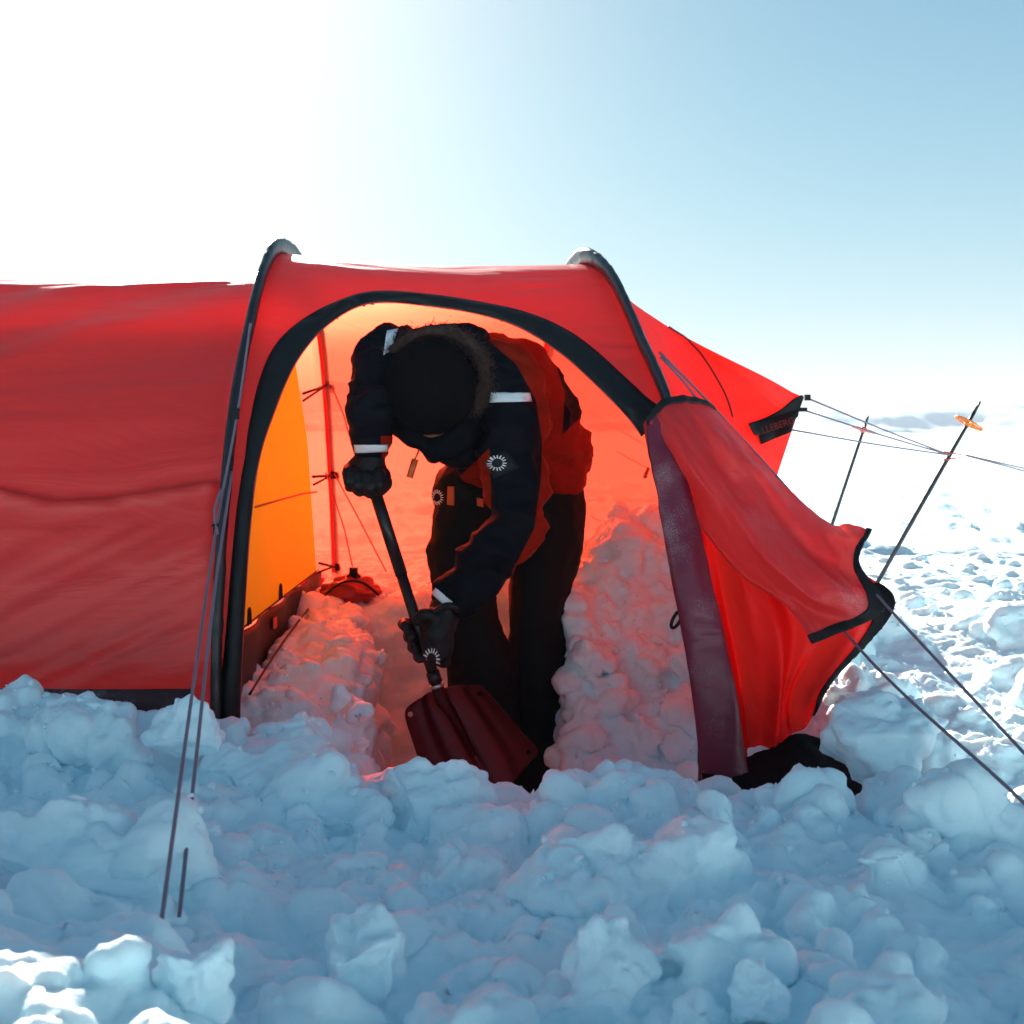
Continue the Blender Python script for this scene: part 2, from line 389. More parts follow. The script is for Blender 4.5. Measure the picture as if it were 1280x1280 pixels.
M['fur'] = plain('fur', (.055, .024, .018), .8, var=.5, vscale=60)
M['reflect'] = plain('reflective_tape', (.72, .74, .76), .35)
M['print'] = plain('white_print', (.70, .72, .74), .6)
M['orange'] = plain('orange_webbing', (.62, .10, .02), .6)
M['lens'] = plain('dark_lens', (.01, .012, .015), .08, spec=.8)
M['shaft'] = plain('black_anodised', (.012, .013, .016), .32, .3)
M['blade'] = plain('red_anodised', (.11, .004, .008), .42, .55, bump=.15, bscale=90)
M['alu'] = plain('bare_aluminium', (.5, .5, .52), .35, .9)
M['polebasket'] = plain('orange_plastic', (.80, .22, .02), .45)
M['polebasket_red'] = plain('faded_red_plastic', (.70, .12, .08), .5)

# ------------------------------------------------------------------ snow: far ground and hills
def plain_h(x, y):
    r = np.hypot(x, y)
    z = 0.05 + 0.03 * fbm2(x, y, .45, 4, 1) * ss(60, 8, r) + .07 * fbm2(x, y * 1.6, .05, 3, 2) + 1.2 * fbm2(x, y, .008, 3, 3) * ss(40, 250, r)
    cl = np.maximum(0, fbm2(x, y, 2.2, 4, 5) - .22) * .085 + np.maximum(0, fbm2(x, y, 5.5, 3, 6) - .2) * .035
    z = z + cl * ss(30, 7, r)
    sas = np.abs(fbm2(x + .4 * y, y * 3.5, .5, 3, 8)) * .06 * ss(5, 12, r) * ss(120, 30, r)
    return z - sas
def far_ground():
    th = np.radians(np.r_[np.linspace(-180, -32, 60)[:-1], np.linspace(-32, 32, 620), np.linspace(32, 180, 60)[1:]])
    r = np.r_[0.2, np.geomspace(3.0, 1500, 640)]
    RR, TT = np.meshgrid(r, th, indexing='ij'); x, y = RR * np.sin(TT), RR * np.cos(TT)
    z = plain_h(x, y)
    inn = ss(-2.6, -2.3, x) * ss(3.0, 2.7, x) * ss(.8, 1.3, y) * ss(6.8, 6.2, y)
    z = z - inn * 1.3
    back = ss(0, -10, y); z = z * (1 - back)
    o = obj('snow_ground', np.stack([x, y, z], -1).reshape(-1, 3), grid_faces(*x.shape)[:, ::-1], M['far_snow'])
    o['kind'] = 'structure'; o['label'] = 'wind packed snowfield running out to the hills'
far_ground()
def hills():
    th = np.radians(np.linspace(-60, 60, 900)); r = np.linspace(500, 1700, 240)
    RR, TT = np.meshgrid(r, th, indexing='ij'); x, y = RR * np.sin(TT), RR * np.cos(TT)
    ridge = ss(450, 900, RR) * (9 + 7 * fbm2(x, y, .004, 4, 11)) + ss(450, 700, RR) * (10 * np.abs(fbm2(x * .6, y, .012, 4, 12)) + 5.5 * fbm2(x * .5, y, .035, 4, 13) - 2)
    o = obj('snow_hills', np.stack([x, y, ridge - 3], -1).reshape(-1, 3), grid_faces(*x.shape)[:, ::-1], M['far_snow'])
    o['kind'] = 'structure'; o['label'] = 'low snow covered hills on the horizon'
hills()

# ------------------------------------------------------------------ snow: dug and thrown snow round the tent
CRX = np.array([0, 130, 200, 290, 350, 440, 530, 620, 690, 740, 880, 960, 1060, 1140, 1280]); CRX = (CRX - 640) * 3.2 / F
CRZ = HCAM - (np.array([872, 872, 878, 908, 918, 968, 974, 992, 1004, 984, 1000, 1052, 1082, 1062, 990]) - HOR) * 3.2 / F
def pit_mask(x, y):
    xl = -.40 - .11 * (y - 3.5) + .03 * np.sin(y * 9); xr = .15 + .05 * (y - 3.7) + .02 * np.sin(y * 11)
    return ss(xl, xl + .07, x) * ss(xr, xr - .07, x) * ss(3.36, 3.48, y) * ss(4.92, 4.84, y)
def near_h(x, y):
    z = -.13 + .07 * fbm2(x, y, 1.1, 3, 21) + .035 * fbm2(x, y, 3.2, 3, 22)
    pl = ss(-.24, -.46, x + .25 * (y - 1.6)) * ss(2.02, 1.90, y); z = z * (1 - pl) + (.01 + .018 * fbm2(x, y, 2.6, 3, 29)) * pl
    crest = np.interp(x, CRX, CRZ) - .055
    w = np.exp(-((y - 3.2) / .30) ** 2); z = z * (1 - w) + crest * w
    # behind the crest: inside of the vestibule
    ins = ss(3.3, 3.5, y)
    left = np.interp(y, [3.4, 3.66, 3.86, 4.3, 5.2], [-.2, -.17, -.06, .01, .08])
    right = np.interp(y, [3.4, 3.98, 4.14, 4.34, 4.72, 5.2], [-.42, -.38, -.14, .09, .19, .22])
    mx = ss(-.3, .1, x); inside = left * (1 - mx) + right * mx
    mound = .23 * np.exp(-(((x - .48) / .2) ** 2 + ((y - 4.72) / .24) ** 2) ** 1.5)
    inside = inside + mound + .05 * fbm2(x, y, 4, 3, 25) * mx
    outr = -.12 + .17 * ss(3.4, 4.8, y) + .05 * fbm2(x, y, 1.6, 3, 26)
    mo = ss(.75, 1.0, x); inside = inside * (1 - mo) + outr * mo
    inside = inside - .10 * np.exp(-(((x - .72) / .30) ** 2 + ((y - 3.38) / .22) ** 2) ** 2)
    sleep = ss(-.75, -.85, x) * ss(3.5, 3.6, y) * ss(5.75, 5.65, y); inside = inside * (1 - sleep) - .09 * sleep
    z = z * (1 - ins) + inside * ins
    p = pit_mask(x, y); z = z * (1 - p) - .61 * p
    far = ss(5.4, 6.6, y); z = z * (1 - far) + plain_h(x, y) * far
    return z
BX, BY = (-2.5, 2.9), (1.0, 6.7)
def near_snow():
    V, Fq, k = [], [], 0
    nx, ny = 260, 260; xs, ys = np.linspace(*BX, nx), np.linspace(*BY, ny)
    X, Y = np.meshgrid(xs, ys, indexing='ij'); Z = near_h(X, Y)
    top = np.stack([X, Y, Z], -1).reshape(-1, 3); bot = top.copy(); bot[:, 2] = -.98
    f = grid_faces(nx, ny); n = nx * ny
    ring = [(0, j) for j in range(ny)] + [(i, ny - 1) for i in range(1, nx)] + [(nx - 1, j) for j in range(ny - 2, -1, -1)] + [(i, 0) for i in range(nx - 2, 0, -1)]
    ids = np.array([i * ny + j for i, j in ring]); nxt = np.roll(ids, -1)
    side = np.stack([ids, nxt, nxt + n, ids + n], -1)
    q = np.concatenate([f, f[:, ::-1] + n, side])
    tri = np.concatenate([q[:, [0, 1, 2]], q[:, [0, 2, 3]]])
    V.append(np.concatenate([top, bot])); Fq.append(tri); k += 2 * n
    r2 = np.random.default_rng(11)
    def chunk(x, y, s, sq=None, lift=.2, zz=None):
        nonlocal k
        a = r2.normal(size=(3, 3)); qd, _ = np.linalg.qr(a)
        b = ICO2[0] if s < .035 else ICO3[0]; fc = ICO2[1] if s < .035 else ICO3[1]
        v = b * (1 + .22 * fbm(b * 1.4 + r2.uniform(0, 50, 3), 2)[:, None])
        for _k in range(r2.integers(4, 9)):
            pn = r2.normal(size=3); pn /= np.linalg.norm(pn); ex = np.maximum(0, v @ pn - r2.uniform(.52, .95)); v = v - ex[:, None] * pn
        sc = s * np.array([r2.uniform(.75, 1.35), r2.uniform(.7, 1.1), r2.uniform(.55, .9)])
        v = (v @ qd) * sc if sq is None else v * s * np.array(sq)
        z0 = float(near_h(np.array([x]), np.array([y]))[0]) if zz is None else zz
        V.append(v + np.array([x, y, z0 + lift * s])); Fq.append(fc + k); k += len(b)
    def scatter(n, x0, x1, y0, y1, s0, s1, pw=2.2, ok=None, lift=.2):
        for _ in range(n):
            y = r2.uniform(y0, y1); x = r2.uniform(x0, x1)
            if ok is not None and not ok(x, y): continue
            u = r2.random() ** pw; chunk(x, y, s0 + (s1 - s0) * u, lift=lift)
    front = lambda x, y: abs(x) < .45 * y + .3 and not (x < -.3 and y < 1.95 and r2.random() < .85)
    scatter(190, -1.5, 1.6, 1.3, 3.15, .04, .12, 1.7, front, .3)
    scatter(420, -1.5, 1.6, 1.3, 3.2, .018, .05, 1.4, front, .3)
    scatter(500, -1.5, 1.6, 1.3, 3.25, .009, .024, 1.2, front, .4)
    # the ragged crest in front of the tent
    for px in np.arange(-20, 1300, 16):
        s = r2.uniform(.03, .075); y = r2.uniform(3.08, 3.26); x = (px - 640) * 3.2 / F
        z = np.interp(x, CRX, CRZ) - .05 - r2.uniform(0, .02)
        if 300 < px < 760: y -= .03
        chunk(x, y, s, zz=z, lift=.1)
    for px, py, s in ((884, 1000, .055), (868, 1002, .04)):
        q = P(px, py, 3.2); chunk(q[0], q[1], s, zz=q[2], lift=0)
    # dug edges inside the vestibule
    inr = lambda x, y: float(pit_mask(np.array([x]), np.array([y]))[0]) < .1 and x > -.72 and x < .62
    scatter(150, -.72, .62, 3.4, 5.4, .012, .05, 2.0, inr, .0)
    for y in r2.uniform(3.5, 4.9, 26):
        chunk(-.43 - .11 * (y - 3.5) + r2.normal() * .03, y, r2.uniform(.015, .05), zz=-.08 + .1 * ss(3.4, 5.0, y) - abs(r2.normal()) * .05)
        chunk(.19 + .05 * (y - 3.7) + r2.normal() * .015 + r2.normal() * .02, y, r2.uniform(.02, .05), zz=np.interp(y, [3.4, 4.0, 4.2, 4.4, 4.9], [-.46, -.42, -.1, .1, .18]) - abs(r2.normal()) * .06)
    scatter(60, .18, .66, 4.05, 4.7, .035, .11, 1.4, None, -.1)
    scatter(130, .14, .64, 3.6, 4.7, .012, .04, 1.4, None, .0)
    q = P(806, 652, 4.72); chunk(q[0], q[1], .055, zz=q[2], lift=0); q = P(826, 690, 4.68); chunk(q[0], q[1], .09, zz=q[2], lift=0)
    scatter(14, -.35, .1, 4.75, 5.0, .03, .08, 1.5, None, 0.)
    # debris outside, to the right and behind
    scatter(64, .95, 2.6, 3.3, 5.0, .03, .13, 2.0)
    scatter(26, .95, 2.8, 5.0, 6.4, .025, .055, 2.0)
    scatter(260, .95, 2.9, 3.3, 6.3, .010, .03, 1.8)
    v, nr, f = voxel(np.concatenate(V), np.concatenate(Fq), .0092, 5)
    RT = np.linalg.qr(np.random.default_rng(2).normal(size=(3, 3)))[0]; vr = v @ RT + .03 * np.stack([vnoise(v * 6), vnoise(v * 6 + 9), vnoise(v * 6 + 21)], -1)
    bil = lambda f_, o_: np.abs(vnoise(vr * f_ + o_)) - .28
    amp = (ss(6.5, 5.0, v[:, 1]) * .75 + .25) * (1 - .55 * ss(.95, 1.3, v[:, 0]) * ss(3.6, 4.4, v[:, 1]))
    d = amp * (.055 * bil(6.5, 3.1) + .030 * bil(13, 7.7) + .016 * bil(27, 1.3) + .007 * bil(55, 5.5)) + .003 * fbm(v * 40, 3)
    iw = ss(3.3, 3.5, v[:, 1]) * ss(.7, .55, v[:, 0]) * ss(-.8, -.7, v[:, 0]) * ss(5.6, 5.4, v[:, 1])
    cr = 1 - 2 * np.abs(vnoise(v * np.array([24, 24, 15]))); d = d + iw * (.010 * cr * np.abs(vnoise(v * 7)) + .010 * fbm(v * 17, 3))
    v = v + nr * d[:, None]
    c = v[f].mean(1); keep = (c[:, 2] > -.76) & (c[:, 0] > BX[0] + .05) & (c[:, 0] < BX[1] - .05) & (c[:, 1] > BY[0] + .05) & (c[:, 1] < BY[1] - .05)
    f = f[keep]; u, inv = np.unique(f, return_inverse=True)
    o = obj('dug_snow', v[u], inv.reshape(-1, 4), M['snow']); o['kind'] = 'structure'
    o['label'] = 'churned and shovelled snow around and inside the tent porch'
    # loose crumbs lying on the surface
    vu, nu = v[u], nr[u]; cand = np.where((nu[:, 2] > .35) & (np.abs(vu[:, 0]) < .42 * vu[:, 1] + .1) & (vu[:, 1] < 5.4) & (vu[:, 1] > 2.3))[0]
    pick = r2.choice(cand, 2600); CV, CF, k2 = [], [], 0
    for i in pick:
        b = ICO1[0] * (1 + .3 * r2.normal(size=(len(ICO1[0]), 1))); sz = .003 + .008 * r2.random() ** 3
        CV.append(vu[i] + nu[i] * sz * .4 + b * sz * r2.uniform(.7, 1.2, 3)); CF.append(ICO1[1] + k2); k2 += len(b)
    c_ = obj('snow_crumbs', np.concatenate(CV), np.concatenate(CF), M['snow']); c_['kind'] = 'stuff'; c_['label'] = 'small crumbs of snow strewn over the dug snow'
    return o
near_snow()

# snow blocks that stand out one by one
def snow_block(px, py, Y, wpx, hpx, label, depth=1.0, sq=.7, seed=0, notch=False, tilt=0.0, cat='snow block'):
    c = P(px, py, Y); k = Y / F; r = np.array([wpx * k / 2, wpx * k / 2 * depth, hpx * k / 2])
    b, f = ico(5); r4 = np.random.default_rng(100 + seed)
    v = b * (1.08 + .22 * fbm(b * 1.3 + seed * 7.7, 3)[:, None])
    for _k in range(9):
        pn = r4.normal(size=3); pn /= np.linalg.norm(pn); ex = np.maximum(0, v @ pn - r4.uniform(.55, .9)); v = v - ex[:, None] * pn
    q = v * (1 + .07 * fbm(b * 4 + seed, 3)[:, None])
    if notch:
        q[:, 2] -= .34 * np.exp(-((q[:, 0] - .05) / .35) ** 2) * (q[:, 2] > .2) * (q[:, 2] - .2)
    q = q * r; wp = b * r + c; q += (.030 * (np.abs(vnoise(wp * 13 + 7.7)) - .28) + .016 * (np.abs(vnoise(wp * 27 + 1.3)) - .28) + .007 * (np.abs(vnoise(wp * 55)) - .28) + .003 * fbm(wp * 40, 3))[:, None] * b
    a = R(tilt); rot = np.array([[math.cos(a), 0, math.sin(a)], [0, 1, 0], [-math.sin(a), 0, math.cos(a)]]); q = q @ rot
    base = c - np.array([0, 0, r[2]])
    o = bpy.data.objects.new('snow_block', mesh('snow_block', q + np.array([0, 0, r[2]]), f, M['snow'])); C.objects.link(o)
    o.location = tuple(base); tag(o, label, cat, 'loose blocks of snow around the tent')
snow_block(236, 1236, 1.74, 108, 140, 'notched white snow block at the foot of the left guy rope', .8, .55, 1, True)
snow_block(120, 1072, 2.35, 250, 115, 'long sloping snow slab behind the left guy rope', .7, .8, 2, tilt=-14)
snow_block(535, 1012, 2.85, 150, 125, 'big rounded snow block in front of the shovel blade', .8, .7, 3)
snow_block(1112, 918, 3.12, 155, 125, 'large smooth snow boulder right of the black mud flap', .9, .75, 4)
snow_block(735, 1092, 2.45, 72, 80, 'pale rounded snow lump standing alone in front of the person', .9, .7, 5)
snow_block(246, 915, 2.98, 100, 84, 'squarish snow block against the foot of the left pole', .8, .7, 6)
snow_block(455, 1205, 2.0, 130, 130, 'broad rounded snow lump in the foreground left of centre', .9, .75, 7)
snow_block(372, 920, 3.25, 95, 56, 'flat snow block under the open doorway corner', .9, .55, 8)
snow_block(950, 1250, 1.85, 80, 90, 'upright pale snow lump near the bottom right', .9, .7, 9)
snow_block(118, 912, 3.05, 90, 84, 'rough rounded snow lump against the left tent wall', .9, .85, 10)

# ------------------------------------------------------------------ tent
tent = thing('tunnel_tent', 'large red tunnel tent with open black edged doorway, half dug into snow', 'tent', (0, 4.3, 0))
def offset_in(c, d):
    """inward offset of a hoop polyline in its own plane (Y,z)."""
    t = np.gradient(c, axis=0); t /= np.linalg.norm(t, axis=1, keepdims=True)
    ax = np.array([1.0, 0, 0]); n = np.cross(ax, t); n[:, 0] = 0
    n /= np.linalg.norm(n, axis=1, keepdims=True)
    return c - n * d
NT = 241
H1 = spline([(-.762, y, z) for y, z in [(3.40, -.12), (3.42, .2), (3.50, .5), (3.64, .79), (3.93, 1.10), (4.08, 1.216), (4.24, 1.30), (4.42, 1.337), (4.72, 1.335), (5.0, 1.27), (5.27, 1.12), (5.45, .87), (5.58, .58), (5.70, .25), (5.76, -.12)]], NT)
def x2(y): d = y - 4.3; return .235 - (.34 if d < 0 else .18) * d
H2 = spline([(x2(y), y, z) for y, z in [(3.50, -.22), (3.53, .2), (3.60, .5), (3.709, .79), (3.888, .99), (4.056, 1.165), (4.18, 1.25), (4.34, 1.292), (4.6, 1.25), (4.85, 1.1), (5.03, .86), (5.14, .55), (5.22, .2), (5.26, -.12)]], NT)
sg = np.sign((H1[5] - offset_in(H1, .02)[5])[1])
IN = .045 if (offset_in(H1, .045)[NT // 2][2] < H1[NT // 2][2]) else -.045
A1, A2 = offset_in(H1, IN), offset_in(H2, IN)
H0 = H1.copy(); H0[:, 0] = -2.7; H0[:, 2] *= .945; A0 = offset_in(H0, IN)

LOW = int(np.argmax((np.arange(NT) > NT // 2) & (A1[:, 2] < .92)))   # far side split: the clearer copy below it reddens the snow inside
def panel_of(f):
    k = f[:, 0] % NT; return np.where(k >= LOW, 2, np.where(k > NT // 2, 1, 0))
def loft(a, b, ns, sag, wr, seed):
    s = np.linspace(0, 1, ns)[:, None, None]; g = a[None] * (1 - s) + b[None] * s
    n = grid_normals(g); n *= np.sign((n[ns // 2, NT // 2, 2]) + 1e-9)
    t = np.linspace(0, 1, NT)[None, :]; s2 = s[..., 0]
    up = np.clip(np.sin(np.pi * t), 0, 1)
    d = -sag * 4 * s2 * (1 - s2) * up ** 1.2
    p = np.stack([g[..., 0] * 1.3, t * 16 + 0 * s2, np.full(d.shape, seed * 3.1)], -1)
    d = d + wr * fbm(p, 4) * (np.clip(4 * s2 * (1 - s2), 0, 1) ** .4)
    return g + n * d[..., None], n
# sleeping section: A0 (off frame) -> A1
A1s = A1.copy(); A1s[:, 2] = np.where(A1s[:, 2] > 0, A1s[:, 2] * .957, A1s[:, 2])
gs, ns_ = loft(A0, A1s, 200, .02, .010, 1)
for k_, w_ in ((-1, 1.0), (-2, .75), (-3, .4), (-4, .15)):
    gs[k_] = gs[k_] * (1 - w_) + (A1 + np.array([.012 + .012 * k_, 0, 0])) * w_        # the cloth rises into the sleeve
pz = proj(gs); seam_y = np.interp(pz[..., 0], [-600, 0, 70, 140, 262, 400], [600, 613, 628, 625, 605, 590])
near = (np.arange(NT) < NT * .4)[None, :] * np.ones((200, 1), bool)
dy = (pz[..., 1] - seam_y); puck = np.where(near, .012 * np.exp(-((dy - 6) / 6.0) ** 2) * (1 + .8 * vnoise(np.stack([pz[..., 0] / 60, 0 * dy, 0 * dy + 2], -1))) + .026 * ss(-5, 4, dy) * ss(230, 20, dy) - .012 * ss(-60, -4, dy) * ss(3, -4, dy), 0)
s_ = np.linspace(0, 1, 200)[:, None]; puck = puck * ss(1.0, .97, s_)
# tension folds that fan out from the hoop
fan = np.where(near, 1, 0) * .011 * np.sin(pz[..., 1] / 12.0 + 1.9 * np.sin(pz[..., 0] / 150.0 + pz[..., 1] / 60.0) + pz[..., 0] / 46.0) * ss(620, 500, pz[..., 1]) * (.4 + .6 * np.abs(vnoise(np.stack([pz[..., 0] / 170, pz[..., 1] / 24, 0 * pz[..., 0] + 5], -1))))
fan2 = np.where(near, 1, 0) * .007 * vnoise(np.stack([(pz[..., 0] + pz[..., 1] * 1.6) / 55, (pz[..., 1] + pz[..., 0] * .45) / 11, 0 * pz[..., 0] + 9], -1)) * ss(640, 680, pz[..., 1])
gs = gs + ns_ * (puck + fan + fan2)[..., None]
fs = grid_faces(200, NT); obj('sleeping_canopy', gs.reshape(-1, 3), fs, [M['red'], M['red_lit'], M['red_lit_clear']], tent, mi=panel_of(fs))
# vestibule with the doorway cut out
NS = 260
gv, nv_ = loft(A1, A2, NS, .016, .006, 2)
DOOR_IN = [(296, 990), (298, 880), (303, 780), (311, 660), (322, 575), (342, 512), (366, 455), (400, 412), (440, 385), (480, 377), (540, 382), (600, 392), (650, 408), (700, 438), (745, 478), (785, 518), (806, 545)]
door = DOOR_IN + [(838, 660), (862, 800), (884, 1000)]
fv = grid_faces(NS, NT); cv = gv.reshape(-1, 3)[fv].mean(1); pc = proj(cv)
tt = (fv[:, 0] % NT) / NT
inside = inpoly(pc, door) & (tt < .5)
obj('vestibule_canopy', gv.reshape(-1, 3), fv[~inside], [M['red'], M['red_lit'], M['red_lit_clear']], tent, mi=panel_of(fv[~inside]))
gp = proj(gv[:, :NT // 2]); gflat = gv[:, :NT // 2].reshape(-1, 3); gpf = gp.reshape(-1, 2)
def on_canopy(px, py):
    d = (gpf[:, 0] - px) ** 2 + (gpf[:, 1] - py) ** 2; k = np.argsort(d)[:6]; w = 1 / (d[k] + 1)
    return (gflat[k] * w[:, None]).sum(0) / w.sum()
DOOR_OUT = [(276, 990), (277, 880), (285, 780), (295, 660), (307, 575), (318, 505), (340, 440), (377, 402), (422, 378), (470, 365), (540, 370), (605, 380), (665, 394), (722, 422), (770, 463), (812, 502), (832, 512)]
inn = uspline(np.array(DOOR_IN, float), 140); out_ = uspline(np.array(DOOR_OUT, float), 140)
cols = []
for w in (-.08, .22, .5, .78, 1.02):
    cols.append([on_canopy(*(i * (1 - w) + o * w)) for i, o in zip(inn, out_)])
zb = np.array(cols).transpose(1, 0, 2)
ker = np.array([1, 2, 3, 2, 1]) / 9.0
for _ in range(3):
    zz = np.pad(zb, ((2, 2), (0, 0), (0, 0)), 'edge'); zb = sum(zz[i:i + 140] * ker[i] for i in range(5))
tw = np.array([0, .006, .011, .006, 0])[None, :, None] * (1 + 1.9 * vnoise(np.stack([np.arange(140)[:, None] / 3.5 + np.zeros((1, 5)), np.arange(5)[None] * .8 + np.zeros((140, 1)), np.zeros((140, 5))], -1)))[..., None]
zb = zb + np.array([0, -1, .25])[None, None] * (tw + .006)
zv, zf = shell(zb, -.003, .003)
band = obj('door_zip_flap', zv, zf, M['zip_flap'], tent)
# red piping along the inner edge of the doorway
pv, pf = tube(zb[:, 0] + np.array([0, .002, 0]), .0035, 6); obj('door_piping', pv, pf, M['redrope'], tent)
# sleeves over the two hoops
def sleeve(Hc, name):
    c = offset_in(Hc, IN * .45); n = (Hc - c); n /= np.linalg.norm(n, axis=1, keepdims=True)
    w = .030; V = []; sides = 12
    t = np.gradient(c, axis=0); t /= np.linalg.norm(t, axis=1, keepdims=True); b = np.cross(t, n)
    a = np.linspace(0, 2 * np.pi, sides, endpoint=False)
    kk = np.arange(NT); pk = .0022 * vnoise(np.stack([kk / 1.7, 0 * kk, 0 * kk], -1))
    for i in range(NT):
        V.append(c[i] + np.outer(np.cos(a), n[i]) * (w + pk[i]) + np.outer(np.sin(a), b[i]) * (.0135 + .004 * np.cos(a)[:, None] + pk[i] * np.cos(2 * a)[:, None]))
    f = [tuple(q) for q in grid_faces(NT, sides, True)]
    return obj(name, np.concatenate(V), f, M['sleeve'], tent)
sleeve(H1, 'pole_sleeve'); o2_ = sleeve(H2, 'pole_sleeve'); o2_.data.materials[0] = M['sleeve_glare']
# inside seam tape on the far half of each hoop
for Hc in (A1, A2):
    c = Hc[NT // 2 + 20:NT - 4]; off = np.array([.0, -.012, -.004])
    tv, tf = tube(c + off, .019, 8, .35, up=(0, -1, .2)); obj('hoop_seam', tv, tf, M['red_flap'], tent)
# end section down to the low apex on the right
AP = P(1004, 496, 4.5); AB = P(890, 842, 4.4); AB[2] = -.1
ap = np.zeros((NT, 3)); h = NT // 2
for i in range(NT):
    t = (i / h) if i <= h else (NT - 1 - i) / (NT - 1 - h)
    q = AB + (AP - AB) * min(1, max(0, t * 1.0)); ap[i] = q
A2e = A2.copy()
ge, ne = loft(A2e, ap, 140, .035, .007, 3)
obj('end_canopy', ge.reshape(-1, 3), grid_faces(140, NT), M['red_end'], tent)
epf = proj(ge[:, :h + 1]).reshape(-1, 2); egf = ge[:, :h + 1].reshape(-1, 3)
def on_end(px, py, off=.006):
    d = (epf[:, 0] - px) ** 2 + (epf[:, 1] - py) ** 2; k = np.argsort(d)[:5]; w = 1 / (d[k] + 1)
    return (egf[k] * w[:, None]).sum(0) / w.sum() + np.array([.2, -1, .3]) * off
sm = [on_end(*p, .003) for p in uspline(np.array([(838, 404), (858, 424), (880, 448), (905, 490), (916, 522)], float), 24)]
tv, tf = tube(sm, .0035, 6); obj('end_seam', tv, tf, M['seam'], tent)
# black reinforced corner
g = np.array([[on_end(*((np.array(a) * (1 - u) + np.array(b) * u)), .008) for u in np.linspace(0, 1, 8)] for a, b in [((1001, 492), (1004, 500)), ((990, 500), (1003, 516)), ((975, 512), (996, 524)), ((955, 523), (975, 536)), ((934, 530), (942, 545))]])
v, f = shell(uspline(g, 16), -.002, .003); obj('corner_patch', v, f, M['black'], tent)
# logo band
LB0, LB1, LB2, LB3 = np.array([936., 529]), np.array([998., 512]), np.array([989., 540]), np.array([950., 556])
base3 = np.mean([on_end(*p, .022) for p in (LB0, LB1, LB2, LB3)], axis=0)
yb = base3[1] - .01
Q = [P(*LB0, yb + .02), P(*LB1, yb - .02), P(*LB2, yb - .03), P(*LB3, yb + .01)]
g = np.array([[(Q[0] * (1 - u) + Q[1] * u) * (1 - w) + (Q[3] * (1 - u) + Q[2] * u) * w for u in np.linspace(0, 1, 12)] for w in np.linspace(0, 1, 5)])
g = g + np.array([0, -1, 0]) * (.006 * np.sin(np.linspace(0, 9, 12)))[None, :, None]
v, f = shell(g, -.002, .002); lb = obj('logo_band', v, f, M['black'], tent)
def text_mesh(s, size):
    cu = bpy.data.curves.new('t', 'FONT'); cu.body = s; cu.size = size; cu.align_x = 'CENTER'; cu.align_y = 'CENTER'; cu.extrude = .0006
    o = bpy.data.objects.new('t', cu); C.objects.link(o); dg = bpy.context.evaluated_depsgraph_get(); r = o.evaluated_get(dg).to_mesh()
    v = np.array([x.co[:] for x in r.vertices]); f = [tuple(p.vertices) for p in r.polygons]
    bpy.data.objects.remove(o); return v, f
tv, tf = text_mesh('HILLEBERG', .022)
ex = Q[2] * .5 + Q[1] * .5 - (Q[0] * .5 + Q[3] * .5); ex /= np.linalg.norm(ex); ez = (Q[0] + Q[1]) - (Q[2] + Q[3]); ez -= ex * ez.dot(ex); ez /= np.linalg.norm(ez); ey = np.cross(ex, ez)
if ey[1] > 0: ey = -ey
ctr = np.mean(Q, axis=0) + ey * .011
wide = tv[:, 0].max() - tv[:, 0].min(); sc = .135 / wide
M['letter'] = plain('dull_red_print', (.20, .02, .02), .7)
obj('lettering', ctr + np.outer(tv[:, 0] * sc, ex) + np.outer(tv[:, 1] * sc * 1.1, ez) + np.outer(tv[:, 2], ey), tf, M['letter'], lb, smooth=False)
# snow skirts along the foot of the walls
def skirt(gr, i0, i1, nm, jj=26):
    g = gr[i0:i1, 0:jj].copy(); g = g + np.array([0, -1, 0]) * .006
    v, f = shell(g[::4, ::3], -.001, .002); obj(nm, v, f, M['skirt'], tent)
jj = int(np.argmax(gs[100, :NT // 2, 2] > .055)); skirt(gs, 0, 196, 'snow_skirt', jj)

# ---- inner tent
inner = bpy.data.objects.new('inner_tent', None); C.objects.link(inner); inner.parent = tent; inner.location = (-.8, 0, -.05)
IW = np.array([(-.79, y, z) for y, z in [(3.62, .115), (3.72, .5), (3.9, .8), (4.1, 1.0), (4.4, 1.12), (4.62, 1.10), (4.80, .99), (4.95, .84), (5.12, .67), (5.22, .45), (5.30, .28), (5.36, .135)]]); IW = spline(IW, 61)
cen = np.array([-.79, 4.45, .2]); rows = []
for w in np.linspace(0, 1, 12):
    q = IW * (1 - w) + w * np.stack([np.full(61, -.79), np.linspace(3.62, 5.36, 61), np.linspace(.115, .135, 61)], -1)
    q[:, 0] += -.02 * math.sin(math.pi * w) * np.sin(np.linspace(0, np.pi, 61)); rows.append(q)
obj('end_wall', np.array(rows).reshape(-1, 3), grid_faces(12, 61), M['yellow'], inner)
IB = IW.copy(); IB[:, 0] = -2.6
g = np.linspace(0, 1, 20)[:, None, None]; g = IW[None] * (1 - g) + IB[None] * g
obj('inner_canopy', g.reshape(-1, 3), grid_faces(20, 61), M['yellow'], inner)
